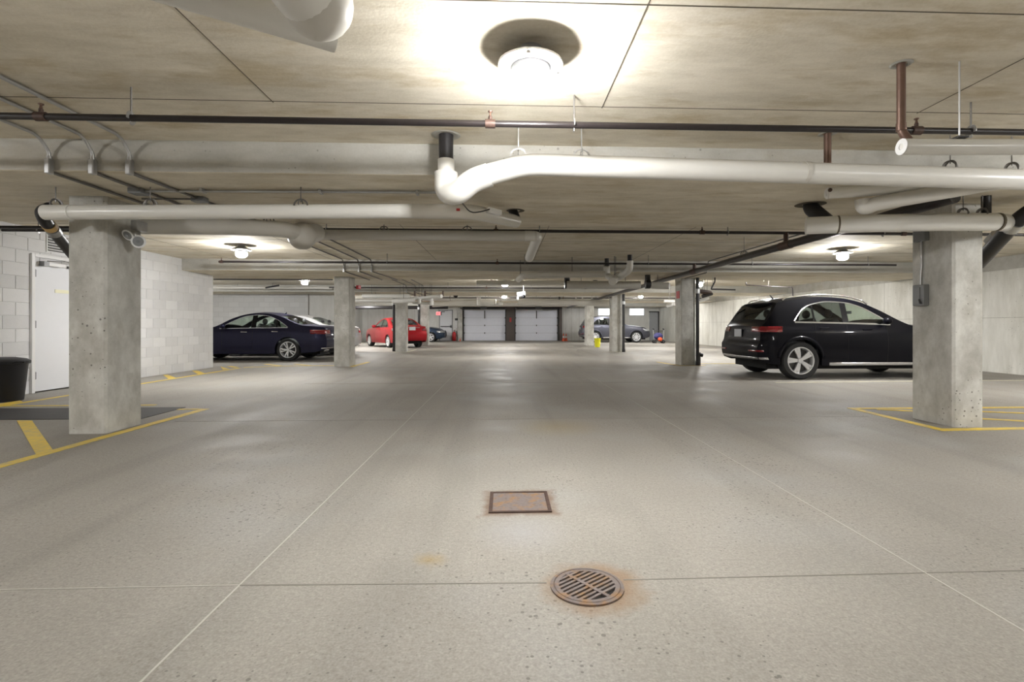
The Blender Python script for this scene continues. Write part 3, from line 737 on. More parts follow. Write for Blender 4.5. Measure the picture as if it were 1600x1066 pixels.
# near white pipe with a big elbow at the top of the frame
t = thing('drain_pipe', 'big white pipe with a round elbow at the top left near the camera', 'pipe', tuple(at(500, 10, 1.9)))
MB().tube([at(100, -75, 1.75), at(525, 54, 2.2)], .072, 22).build('pipe_run', M['pvc'], t, smooth=50)
MB().tube([at(522, 52.5, 2.2), at(527, 55, 2.205)], .073, 22).build('end_ring', M['pvc_grey'], t, smooth=50)
MB().tube(fillet([at(430, -120, 1.55), at(470, -25, 1.72), at(497, 2, 1.82), at(497, -45, 1.95)], .12, 8), .117, 24).build('elbow', M['pvc'], t, smooth=50)
MB().sphere(at(495, 3, 1.80), .124, 24, 14).build('elbow_cap', M['pvc_grey'], t, smooth=60)

# sprinkler lines
def sprinkler(label, p0, p1, r, rods, heads, ztop, bright=()):
    p0 = Vector(p0); p1 = Vector(p1)
    t = thing('sprinkler_pipe', label, 'pipe', tuple(p0.lerp(p1, .5)))
    MB().tube([p0, p1], r, 12).build('pipe_run', M['black_pipe'], t, smooth=50)
    for px in rods:
        k = solve_px(p0, p1, px); p = p0.lerp(p1, k)
        MB().tube([(p.x, p.y, p.z), (p.x, p.y, ztop)], .006, 6).build('hanger_rod', M['rod'], t)
        pts = [(p.x, p.y + math.cos(a)*r*1.5, p.z + math.sin(a)*r*1.6) for a in lin(-PI*.6, PI+.3, 12)]
        mb = MB()
        for a, b in zip(pts[:-1], pts[1:]): mb.bar(a, b, .02, .005, (1,0,0))
        mb.build('hanger_ring', M['galv'], t)
    for px in heads:
        k = solve_px(p0, p1, px); p = p0.lerp(p1, k)
        h = MB().tube([(p.x-r*1.5, p.y, p.z), (p.x+r*1.5, p.y, p.z)], r*1.35, 12).tube([p, (p.x, p.y, p.z+r*2.2)], r*.6, 8).build('tee', M['iron'], t, smooth=50)
        MB().lathe([(.004, r*2.2), (.010, r*2.4), (.006, r*3.2), (.016, r*3.6), (.016, r*3.8), (.001, r*3.9)], 10, p).build('sprinkler_head', M['copper'], t, smooth=50)
    return t
def proj_x(p):
    r = p.x*_c - p.y*_s; w = p.x*_s + p.y*_c; return PPX + FPX*r/w
def solve_px(p0, p1, px):
    lo, hi = 0.0, 1.0
    for _ in range(40):
        mid = (lo+hi)/2
        if proj_x(p0.lerp(p1, mid)) < px: lo = mid
        else: hi = mid
    return lo
sprinkler('black sprinkler pipe crossing the ceiling in front of the near beam', (-7.2, 3.36, at_y(0, 181, 3.36).z), (8, 3.36, at_y(1600, 207, 3.36).z + .0), .0215, (205, 897, 1517), (64, 766, 1432), ZS)
sprinkler('black sprinkler pipe crossing behind the near beam', (-7.2, 7.3, 2.40), (10.9, 7.3, 2.40), .0225, (510, 843, 1137, 1380), (775, 1097, 1412), ZS)
sprinkler('thin black sprinkler pipe in front of the second beam', (at_y(342, 410, 10.9).x, 10.9, 2.38), (at_y(1400, 415, 10.9).x, 10.9, 2.38), .022, (605, 820, 1013, 1175, 1356), (346, 777), ZS)
sprinkler('thin black sprinkler pipe between the second and third beams', (-6.1, 18.1, 2.38), (4.0, 18.1, 2.38), .024, (700, 830), (760, 915), ZS)
sprinkler('far thin black sprinkler pipe near the far pillars', (-6.1, 24.2, 2.36), (9.5, 24.2, 2.36), .025, (750, 860, 1000), (703, 880), ZS)
sprinkler('small black sprinkler pipe on the block wall above the white door', (-7.3, 7.75, 2.44), (-5.6, 7.75, 2.44), .02, (60,), (), ZS)

# long iron main running down the right side of the aisle
t = thing('iron_main', 'long dark iron main pipe running down the right side of the aisle', 'pipe', (4.08, 15, 2.2))
XM, ZM = 4.10, 2.222
MB().tube([(XM, 4.5, ZM+.0), (XM, 33.0, ZM)], .056, 16).build('pipe_run', M['black_pipe'], t, smooth=50)
for y in (8.6, 15.5, 22.8): hanger(t, (XM, y, ZM), .055, ZS)
MB().tube([(XM, 7.16, ZM), (XM, 7.44, ZM)], .062, 16).tube([(XM, 7.3, ZM), (XM, 7.3, 2.40)], .035, 12).build('tee', M['iron'], t, smooth=50)
MB().tube([(XM, 10.76, ZM), (XM, 11.04, ZM)], .062, 16).tube([(XM, 10.9, ZM), (XM, 10.9, 2.38)], .035, 12).build('tee', M['iron'], t, smooth=50)
# thin conduit beside it
t = thing('conduit', 'thin dark conduit running to the beam by the pillar with a red stencil', 'conduit', (4.6, 9, ZS))
MB().tube(fillet([(4.9, 6.5, ZS-.02), (4.75, 11.75, ZS-.02), (4.75, 11.86, ZB+.05), (4.75, 11.86, ZB-.02), (4.75, 13.3, ZB-.02)], .06, 4), .012, 8).build('conduit_run', M['rod'], t, smooth=50)

# three conduits on the left, stepping under the beams
for k, x in enumerate((-3.67, -3.33, -3.04)):
    t = thing('conduit', ['outer of three steel conduits with square boxes on the near beam, by the left wall', 'middle of three steel conduits with square boxes on the near beam', 'inner of three steel conduits with square boxes on the near beam, toward the aisle'][k], 'conduit', (x, 5, ZS))
    r = .0125
    for (ya, yb, b0, b1) in ((-1.69, 4.31, 4.31, 6.45), (6.45, 11.9, 11.9, 14.1), (14.1, 19.4, 19.4, 21.5)):
        MB().tube(fillet([(x, ya+.02, ZS-.016), (x, yb-.13, ZS-.016), (x, yb-.028, ZS-.12), (x, yb-.028, ZB+.08)], .10, 7), r, 10).build('conduit_run', M['galv'] if yb < 5 else M['rod'], t, smooth=50)
        bx = MB().box(x-.02, x+.02, yb-.055, yb-.004, ZB-.035, ZB+.085).build('elbow_box', M['galv'], t, bevel=.006)
        MB().tube([(x, b0, ZB-.016), (x + (.12 if k == 2 else 0), b1, ZB-.016)], r, 10).build('conduit_run', M['rod'], t, smooth=50)
        MB().tube([(x, yb-.028, ZB+.082), (x, yb-.028, ZB+.11)], .018, 10).build('coupling', M['galv'], t, smooth=50)
t = thing('conduit', 'thin light conduit running across under the near beam', 'conduit', (-1.5, 4.85, ZB))
ca = at_z(196, 290, ZB-.02); cb_ = at_z(690, 293, ZB-.02)
MB().tube([(ca.x, 4.86, ZB-.018), (cb_.x, 4.80, ZB-.018), ], .011, 8).build('conduit_run', M['galv'], t, smooth=50)
MB().box(ca.x-.08, ca.x+.04, 4.80, 4.92, ZB-.05, ZB).build('junction_box', M['grey_box'], t, bevel=.005)
for px in (300, 488, 645):
    p = at_z(px, 291, ZB-.02); MB().box(p.x-.012, p.x+.012, 4.79, 4.87, ZB-.034, ZB).build('strap', M['galv'], t)
t = thing('junction_box', 'grey junction box at the back of the near beam by the conduits', 'electrical box', (-3.3, 5.3, ZB-.05))
p = at_z(312, 313, ZB-.03); MB().box(p.x-.06, p.x+.06, p.y-.05, p.y+.05, ZB-.05, ZB).build('box_body', M['grey_box'], t, bevel=.006)
MB().tube([(p.x-.06, p.y, ZB-.02), (p.x-.55, p.y, ZB-.02)], .01, 8).build('conduit_stub', M['rod'], t)

# switch box and conduit on the right front pillar (aisle side face)
t = thing('switch_box', 'grey switch box with conduit on the right front pillar', 'electrical box', (4.63, 5.45, 1.4))
zs0, zs1 = 1.27, 1.50
MB().box(4.56, 4.631, 5.40, 5.55, zs0, zs1).build('box_body', M['grey_box'], t, bevel=.008)
MB().box(4.545, 4.562, 5.44, 5.51, zs0+.02, zs1-.03).build('cover', M['grey_box'], t, bevel=.004)
MB().bar((4.55, 5.42, zs0+.02), (4.53, 5.42, zs0+.07), .014, .014).build('lever', M['dark_metal'], t)
MB().tube(fillet([(4.60, 5.48, zs1), (4.60, 5.48, zs1+.12), (4.61, 5.48, zs1+.2), (4.61, 5.48, 1.98)], .05, 4), .011, 8).build('conduit_run', M['galv'], t, smooth=50)
MB().box(4.575, 4.631, 5.40, 5.56, 1.98, 2.14).build('upper_box', M['grey_box'], t, bevel=.006)
t = thing('outlet_box', 'small grey outlet box on the far side of the right front pillar', 'electrical box', (4.97, 5.4, .8))
MB().box(4.955, 5.005, 5.3, 5.42, .76, .9).build('box_body', M['grey_box'], t, bevel=.006)
MB().box(4.965, 4.995, 5.292, 5.302, .79, .87).build('cover', M['galv'], t)

# twin emergency lamp heads on the left front pillar
t = thing('emergency_light', 'silver twin-head emergency light on the left front pillar', 'lamp', (-3.85, 5.5, 1.9))
hp = Vector((-3.86, 5.55, at_y(208, 366, 5.55).z))
MB().box(-3.868, -3.80, 5.46, 5.62, hp.z+.03, hp.z+.13).build('bracket', M['galv'], t, bevel=.008)
def head(name, c, d, r, par):
    c = Vector(c); d = Vector(d).normalized()
    o = MB().tube([c - d*.07, c - d*.045, c, c + d*.012], [r*.35, r*.75, r, r], 20).build(name, M['galv'], par, smooth=40)
    MB().tube([c + d*.0125, c + d*.017], r*.78, 18).build('lens', M['grey_box'], o, smooth=40)
    MB().tube([c + d*.0172, c + d*.021], r*.25, 12).build('bulb', M['lens_clear'], o, smooth=40)
    mb = MB()
    mb.tube([c + d*.006, c + d*.014], r*1.06, 20).build('bezel', M['white_metal'], o, smooth=40)
    return o
head('lamp_head', at(217, 377.5, 5.15), (.25, -1, -.15), .062, t)
head('lamp_head', at(201, 367, 5.12), (-.1, -.5, -.35), .055, t)
MB().tube([at(217, 377, 5.2), at(208, 364, 5.4)], .016, 8).tube([at(203, 366, 5.15), at(208, 362, 5.4)], .016, 8).build('knuckle', M['galv'], t, smooth=50)

# ------------------------------------------------------------------ far pipework
def roof_z(y): return ZB if any(a <= y <= b for a, b in BEAMS) else ZS
def run(label, paths, mat='pvc_grey', extra=None, name='drain_pipe', cat='pipe'):
    p0 = Vector(paths[0][0][0]); t = thing(name, label, cat, tuple(p0))
    for pts, r, m in paths: MB().tube(fillet(pts, r*1.6, 4), r, 14).build('pipe_run', M[m or mat], t, smooth=50)
    for pts, r, m in paths:
        for k in ((.2, .8) if (Vector(pts[0])-Vector(pts[-1])).length > 1.5 else (.5,)):
            i = min(int(k*(len(pts)-1)), len(pts)-2); q = Vector(pts[i]).lerp(Vector(pts[i+1]), k*(len(pts)-1)-i)
            if roof_z(q.y) > q.z+.01: MB().tube([q, (q.x, q.y, roof_z(q.y))], .008, 6).build('hanger_rod', M['rod'], t)
    return t
t = run('white pipe with a forked fitting hanging below the second beam', [
    ([at(810, 437, 12.2), at(818, 430, 11.4), at(945, 428.5, 11.3)], .07, None),
    ([at(948, 415, 11.6), at(948, 431, 11.7), at(962, 437, 11.3), at(984, 422, 11.0), at(984, 408, 11.0)], .075, 'pvc'),
    ([at(957, 440, 11.0), at(963, 433, 11.4)], .09, 'pvc')])
for px, t_ in ((948, 11.6), (984, 11.0)):
    a = at(px, 415, t_); MB().tube([a, (a.x, a.y, ZS)], .05, 12).build('black_riser', M['abs'], t, smooth=50)
t = run('pale drain pipe with black clamps crossing left of the pillar with a red stencil', [
    ([at(885, 445, 12.7), at(1000, 445.5, 12.8)], .10, None), ([at(1010, 446, 12.8), at(1046, 447, 12.5)], .085, 'pvc'), ([at(745, 442, 15.0), at(883, 442, 15.1)], .075, 'pvc_grey')])
for px in (886, 1012):
    a = at(px, 443, 12.75); MB().tube([(a.x-.06, a.y, a.z-.02), (a.x+.06, a.y, a.z-.02)], .115, 14).tube([(a.x, a.y, a.z), (a.x, a.y, ZB)], .07, 12).build('black_clamp', M['abs'], t, smooth=50)
t = run('cluster of white pipes above the pillar by the red car', [
    ([at(566, 463, 19), at(640, 463, 19)], .08, 'pvc'), ([at(556, 470, 19.2), at(618, 470, 19.2)], .08, 'pvc_grey'),
    ([at(613, 471, 18.5), at(648, 469, 18.5)], .085, 'pvc'), ([at(640, 468, 18.9), at(672, 464, 18.6), at(690, 463, 18.3)], .07, 'pvc'),
    ([at(645, 473, 18.9), at(673, 474, 18.9)], .05, 'pvc'), ([at(674, 465, 18.7), at(675, 477, 18.7)], .06, 'pvc'), ([at(655, 467, 18.7), at(655, 474, 18.7)], .07, 'pvc')])
for px in (648, 664, 692):
    a = at(px, 463, 18.6); MB().tube([a, (a.x, a.y, ZB)], .03, 8).build('rod', M['iron'], t)
t = run('long white pipe with a flanged joint running left of the hanging detector', [
    ([at(676, 476, 23.5), at(745, 472, 23.2), at(775, 471.5, 23.1)], .12, 'pvc_grey'), ([at(745, 471.5, 22.9), at(772, 472.5, 22.9)], .12, 'pvc'), ([at(779, 474, 23.0), at(786, 474, 23.0)], .09, 'pvc')])
a = at(748, 470.5, 22.8); MB().tube([(a.x, a.y, a.z-.19), (a.x, a.y, a.z+.15)], .09, 12).build('flange', M['pvc'], t, smooth=50)
t = run('pale drain pipe running right from the hanging detector to the far pillar', [
    ([at(810, 472, 22.2), at(880, 472.5, 22.2), at(955, 474, 22)], .13, None)])
for px in (874, 900, 910, 925):
    a = at(px, 466, 22.0); MB().sphere(a, .06 if px == 874 else .035, 8, 6).build('bolt', M['abs' if px == 874 else 'galv'], t)
t = run('white pipe stubs between the far pillar and the pillar with a red stencil', [
    ([at(1037, 470.5, 19), at(1054, 471, 19)], .06, 'pvc'), ([at(1042, 478, 19.5), at(1054, 475, 19.3)], .07, 'pvc')])
run('long pale pipe under the far beam behind the red car', [([at(556, 480.5, 29.0), at(700, 480.5, 29.2)], .10, 'abs')])
run('pipes on the far wall above the dark sedan', [
    ([at(334, 449.5, 18.6), at(520, 450, 18.6)], .05, 'pvc_grey'), ([at(415, 450, 18.2), at(436, 446, 18.2)], .03, 'abs'), ([at(334, 436, 15.0), at(520, 436.5, 15.0)], .03, 'abs')])
# hanging detector
dp = at(818, 458, 17.6)
t = thing('hanging_detector', 'white box detector hanging on a thin rod over the aisle', 'detector', tuple(dp))
MB().tube([dp, (dp.x, dp.y, ZS)], .012, 8).build('rod', M['white_metal'], t)
MB().tube([at(808, 461, 17.6), at(821, 458.5, 17.6)], .085, 16).build('box_body', M['white_metal'], t, smooth=40)
MB().sphere(at(818, 463.5, 17.5), .06, 10, 8).build('lens', M['black_plastic'], t, smooth=60)
MB().box(*[v for pr in zip(at(809,465,17.6)-Vector((.03,.03,.06)), at(809,465,17.6)+Vector((.03,.03,.03))) for v in pr]).build('tag_plate', M['white_metal'], t)
for px, py, tt, lab in ((768, 441, 15.2, 'small black spotlight left of the middle aisle lamp'), (712, 463, 21.5, 'small black spotlight left of the white flanged pipe'), (930, 436, 14.6, 'small black spotlight right of the clamped pale pipe')):
    p = at(px, py, tt); t = thing('ceiling_spotlight', lab, 'lamp', tuple(p))
    MB().lathe([(.02, .12), (.03, .06), (.10, .03), (.10, .0), (.06, -.05), (.02, -.09)], 12, p).build('lamp_head', M['abs'], t, smooth=40)
    MB().tube([(p.x, p.y, p.z+.05), (p.x, p.y, ZB if ZB > p.z+.06 else ZS)], .012, 6).build('stem', M['abs'], t)

# black pipes standing against the pillars
for (px, pb, tt, r, lab) in ((1089.8, 575, 13.5, .045, 'black downpipe on the side of the pillar with a red stencil'), (974.3, 551, 20.4, .055, 'black downpipe on the side of the pillar by the grey SUV'), (615.6, 550, 20.9, .055, 'black downpipe on the side of the pillar by the red car'), (654.6, 541, 27.1, .06, 'black downpipe on the side of the far pillar by the red car')):
    p = at(px, 509, tt); t = thing('downpipe', lab, 'pipe', (p.x, p.y, 0))
    MB().tube([(p.x, p.y, 0), (p.x, p.y, ZB)], r, 14).build('pipe_run', M['abs'], t, smooth=50)
    MB().tube([(p.x, p.y, .0), (p.x, p.y, .12)], r*1.25, 14).build('base_collar', M['abs'], t, smooth=50)
    MB().tube([(p.x, p.y, 1.9), (p.x, p.y, 2.02)], r*1.25, 14).build('coupling', M['galv'], t, smooth=50)
p = at(1092, 562, 13.6); t = thing('valve', 'small black valve fitting at the foot of the black downpipe', 'fitting', (p.x, p.y, 0))
MB().tube([(p.x, p.y, .0), (p.x, p.y, .34)], .045, 12).tube([(p.x-.04, p.y, .30), (p.x+.1, p.y, .26)], .05, 12).build('valve_body', M['abs'], t, smooth=50)
# pipework bundle right of the stencilled pillar
t = run('dark valve pipework right of the pillar with a red stencil', [([at(1092, 455, 13.7), at(1110, 458, 13.9)], .06, 'iron'), ([at(1098, 463, 13.8), at(1112, 459, 13.9)], .05, 'abs'), ([at(1090, 472, 13.8), at(1106, 466, 14.0)], .05, 'pvc_grey'), ([at(1091, 448, 13.7), at(1091, 470, 13.7)], .04, 'abs')])
t = run('thin black drop pipe hooked below the beam above the black SUV', [([at(1117, 432, 13.4), at(1117, 440, 13.4), at(1111, 452, 13.4), at(1149, 453, 13.4)], .02, 'black_pipe')], name='conduit', cat='conduit')
t = run('thin black conduit dropping on the right wall behind the black SUV', [([at(1166, 441, 15.5), at(1166, 445.5, 15.5), at(1238, 449, 14.6), at(1239, 467, 14.6)], .018, 'black_pipe')], name='conduit', cat='conduit')

# red box on the second left pillar and the exit sign
t = thing('alarm_box', 'small dark red box on the pillar beside the dark blue sedan', 'alarm', (-3.9, 13.4, 2.0))
p = at(560, 449, 13.6); MB().box(p.x-.06, p.x+.06, p.y-.03, p.y+.03, p.z-.05, p.z+.05).build('box_body', M['red'], t, bevel=.008)
MB().box(-3.972, p.x-.05, p.y-.015, p.y+.015, p.z-.015, p.z+.015).build('arm', M['dark_metal'], t)
p = at(685, 490, 30.5)
t = thing('exit_sign', 'glowing red exit sign hanging in front of the far exit door', 'sign', tuple(p))
sw, sh = .135, .105
MB().box(p.x-sw, p.x+sw, p.y, p.y+.05, p.z-sh, p.z+sh).build('sign_face', M['exit_face'], t, bevel=.008)
MB().box(p.x+sw, p.x+sw+.05, p.y-.005, p.y+.06, p.z-sh, p.z+sh).build('side_cap', M['dark_metal'], t)
MB().tube([(p.x, p.y+.025, p.z+sh), (p.x, p.y+.025, ZS)], .012, 6).build('stem', M['dark_metal'], t)
lw, lh, yy = .045, .075, p.y-.006
def letter(ch, cx):
    mb = MB(); w = .014; x0, x1 = cx-lw/2, cx+lw/2; z0, z1 = p.z-lh, p.z+lh
    bx = lambda a, b, c, d: mb.box(a, b, yy, yy+.006, c, d)
    if ch == 'E': bx(x0, x0+w, z0, z1); [bx(x0, x1, zz-w/2, zz+w/2) for zz in (z0+w/2, p.z, z1-w/2)]
    if ch == 'I': bx(cx-w/2, cx+w/2, z0, z1)
    if ch == 'T': bx(cx-w/2, cx+w/2, z0, z1); bx(x0, x1, z1-w, z1)
    if ch == 'X': mb.bar((x0, yy+.003, z0), (x1, yy+.003, z1), w, .006, (0,1,0)).bar((x0, yy+.003, z1), (x1, yy+.003, z0), w, .006, (0,1,0))
    mb.build('letter', M['exit_letter'], t)
for i, ch in enumerate('EXIT'): letter(ch, p.x - .09 + i*.06)
# red stencil on second right pillar (aisle face)
t = thing('stencil_sign', 'faded red stencil plate on the pillar behind the black SUV', 'sign', (4.68, 13.6, 1.9))
MB().box(4.672, 4.68, 13.5, 13.75, 1.78, 1.98).build('plate', M['label_red'], t)
t = thing('small_sign', 'small red notice on the post between the garage doors', 'sign', (px_x(797), YEND-.27, 1.5))
MB().box(px_x(796), px_x(799), YEND-.262, YEND-.25, 1.3, 1.6).build('plate', M['label_red'], t)
t = thing('control_box', 'pale control box on the wall left of the garage doors', 'electrical box', (px_x(714), YEND, 1.1))
MB().box(px_x(711), px_x(715), YEND-.12, YEND, 1.1, 1.4).build('box_body', M['white_metal'], t, bevel=.01)
MB().tube([(px_x(713), YEND-.1, .95), (px_x(713), YEND-.02, .95)], .1, 14).build('dial', M['galv'], t, smooth=40)
MB().box(px_x(711), px_x(716), YEND-.1, YEND, 1.42, 1.56).build('cover', M['dark_metal'], t)

# ------------------------------------------------------------------ small things on the floor
# trash can
cxb, cyb = -6.98, 7.42
t = thing('trash_can', 'black plastic trash can with a lid against the block wall', 'trash can', (cxb, cyb, 0))
MB().lathe([(.001, .02), (.205, .02), (.21, 0), (.215, .02), (.262, .53), (.268, .55), (.255, .55), (.20, .04)], 32, (cxb, cyb, 0)).build('bin_body', M['black_plastic'], t, smooth=40)
MB().lathe([(.275, .515), (.285, .52), (.287, .555), (.275, .565), (.24, .585), (.12, .61), (.001, .615)], 32, (cxb, cyb, 0)).build('lid', M['black_plastic'], t, smooth=40)
for a in (-.25, PI-.25, ):
    c, s = math.cos(a), math.sin(a)
    pts = [(cxb+c*.27-s*q, cyb+s*.27+c*q, .535) for q in (-.06,)] + [(cxb+c*.315-s*q, cyb+s*.315+c*q, .555) for q in (-.05, .05)] + [(cxb+c*.27-s*q, cyb+s*.27+c*q, .535) for q in (.06,)]
    MB().tube(fillet(pts, .03, 4), .012, 8).build('handle', M['black_plastic'], t, smooth=50)
# yellow bucket by the far pillar
p = at_z(933.5, 542.5, 0)
t = thing('bucket', 'bright yellow bucket on the floor by the far right pillar', 'bucket', (p.x, p.y, 0))
MB().lathe([(.001, .005), (.10, .005), (.12, 0), (.165, .43), (.175, .44), (.16, .44), (.115, .02)], 24, (p.x, p.y, 0)).build('bucket_body', M['yellow_plastic'], t, smooth=40)
MB().lathe([(.172, .40), (.182, .405), (.182, .42), (.174, .425)], 24, (p.x, p.y, 0)).build('rim', M['yellow_plastic'], t, smooth=40)
pts = [(p.x + .17*math.cos(a), p.y - .06*math.sin(a), .41 - .1*math.sin(a)) for a in lin(0, PI, 10)]
MB().tube(pts, .006, 6).build('bail_handle', M['galv'], t)
# cones
def cone(x, y, h, label):
    t = thing('traffic_cone', label, 'traffic cone', (x, y, 0), 'traffic cones by the garage doors')
    MB().box(x-h*.25, x+h*.25, y-h*.25, y+h*.25, .0, .03).build('base', M['orange'], t, bevel=.01)
    MB().lathe([(h*.19, .03), (h*.045, h), (.001, h)], 16, (x, y, 0)).build('cone_body', M['orange'], t, smooth=40)
    MB().lathe([(h*.135, h*.42), (h*.095, h*.68)], 16, (x, y, 0)).build('band', M['white_metal'], t, smooth=40)
cone(px_x(880.5, 34.6), 34.6, .52, 'orange traffic cone left of its twin, right of the garage doors')
cone(px_x(884.5, 34.9), 34.9, .50, 'orange traffic cone right of its twin, right of the garage doors')
cone(px_x(719, 34.8), 34.8, .22, 'tiny orange cone left of the garage doors')
# fire extinguisher
x, y = px_x(710), YEND-.22
t = thing('fire_extinguisher', 'red fire extinguisher beside the far exit door', 'fire extinguisher', (x, y, 0))
MB().lathe([(.001, 0), (.12, 0), (.13, .03), (.13, .50), (.10, .58), (.04, .62), (.035, .66), (.001, .66)], 18, (x, y, 0)).build('cylinder', M['red'], t, smooth=45)
MB().box(x-.02, x+.02, y-.03, y+.03, .66, .73).bar((x-.02, y, .74), (x+.14, y, .77), .03, .015).build('valve', M['dark_metal'], t)
MB().tube(fillet([(x+.03, y, .7), (x+.17, y, .66), (x+.17, y, .3)], .06, 4), .016, 8).build('hose', M['abs'], t)
# blue folded cart by the grey SUV
p = at_z(1029, 536.5, 0); x, y = p.x, p.y
t = thing('push_cart', 'dark blue and black wheeled cart with upright handles beside the grey SUV', 'cart', (x, y, 0))
MB().box(x-.28, x+.26, y-.2, y+.2, .16, .22).build('base', M['dark_metal'], t, bevel=.02)
for sx in (-.3, .3):
    MB().tube(fillet([(x+sx*.9, y, .18), (x+sx*1.05, y, .6), (x+sx, y+.05, .82)], .1, 4), .018, 8).build('handle_post', M['galv'], t, smooth=50)
    MB().tube([(x+sx, y-.04, .83), (x+sx, y+.12, .85)], .035, 10).build('grip', M['black_plastic'], t, smooth=50)
    for sy in (-.18, .18):
        MB().lathe([(.03, -.02), (.085, -.025), (.095, 0), (.085, .025), (.03, .02)], 16, (x+sx*.85, y+sy, .095), 'y').build('wheel', M['rubber'], t, smooth=50)
MB().tube([(x-.31, y+.05, .74), (x+.31, y+.05, .74)], .018, 8).build('cross_bar', M['dark_metal'], t)
MB().sphere((x-.02, y, .42), .3, 14, 10, (.95, .6, .72)).build('bag', M['blue_fabric'], t, smooth=60)
MB().sphere((x+.04, y-.17, .24), .13, 12, 8, (1.1, .5, .9)).build('front_pocket', M['orange'], t, smooth=60)

# ------------------------------------------------------------------ cars
def make_wheel_meshes(r, w, style, key):
    ry = r * .71
    tm = MB().lathe([(ry, -w/2+.01), (ry+.02, -w/2), (r*.93, -w/2), (r*.985, -w/2+.02), (r, -w/2+.05), (r, w/2-.05), (r*.985, w/2-.02), (r*.93, w/2), (ry+.02, w/2), (ry, w/2-.01), (ry-.01, 0)], 40, axis='y')
    o = tm.build('tire', M['rubber'], None, smooth=40, origin=(0,0,0)); tire = o.data; bpy.data.objects.remove(o)
    rm = MB()
    fy = w/2 - .012
    rm.lathe([(ry-.002, -w/2+.02), (ry+.006, fy-.01), (ry+.004, fy+.006), (ry-.012, fy+.006), (ry-.03, fy-.02), (ry-.034, -w/2+.03)], 40, axis='y')
    n = 5
    for i in range(n):
        a0 = 2*PI*i/n + PI/2
        def spoke(da, w0, w1):
            a = a0 + da; c, s = math.cos(a), math.sin(a); tx, tz = -s, c
            r0, r1 = r*.08, ry-.015
            P = []
            for (rr, ww, yy) in ((r0, w0, fy-.02), (ry*.55, (w0+w1)/2, fy-.004), (r1, w1, fy-.008)):
                for (q, dy) in ((-ww, 0), (ww, 0), (ww*1.1, -.04), (-ww*1.1, -.04)):
                    P.append((c*rr+tx*q, yy+dy, s*rr+tz*q))
            F = []
            for k in range(2):
                for j in range(4): F.append((k*4+j, k*4+(j+1) % 4, (k+1)*4+(j+1) % 4, (k+1)*4+j))
            F += [(0,1,2,3), (11,10,9,8)]
            rm.add(P, F)
        if style == 'twin': spoke(-.19, .016, .018); spoke(.19, .016, .018)
        elif style == 'wide': spoke(-.13, .020, .026); spoke(.13, .020, .026)
        else: spoke(0, .022, .03)
        if style == 'cover': spoke(.63, .018, .022)
    rm.lathe([(.001, fy-.002), (r*.12, fy-.004), (r*.15, fy-.02), (r*.15, fy-.05)], 20, axis='y')
    o = rm.build('rim', M['rim'], None, smooth=35, origin=(0,0,0)); rim = o.data; bpy.data.objects.remove(o)
    dm = MB().lathe([(.001, fy-.07), (ry*.8, fy-.07), (ry*.8, fy-.09)], 24, axis='y').lathe([(ry*.8, fy-.10), (ry, fy-.10)], 24, axis='y')
    o = dm.build('brake_disc', M['dark_metal'], None, origin=(0,0,0)); disc = o.data; bpy.data.objects.remove(o)
    return tire, rim, disc

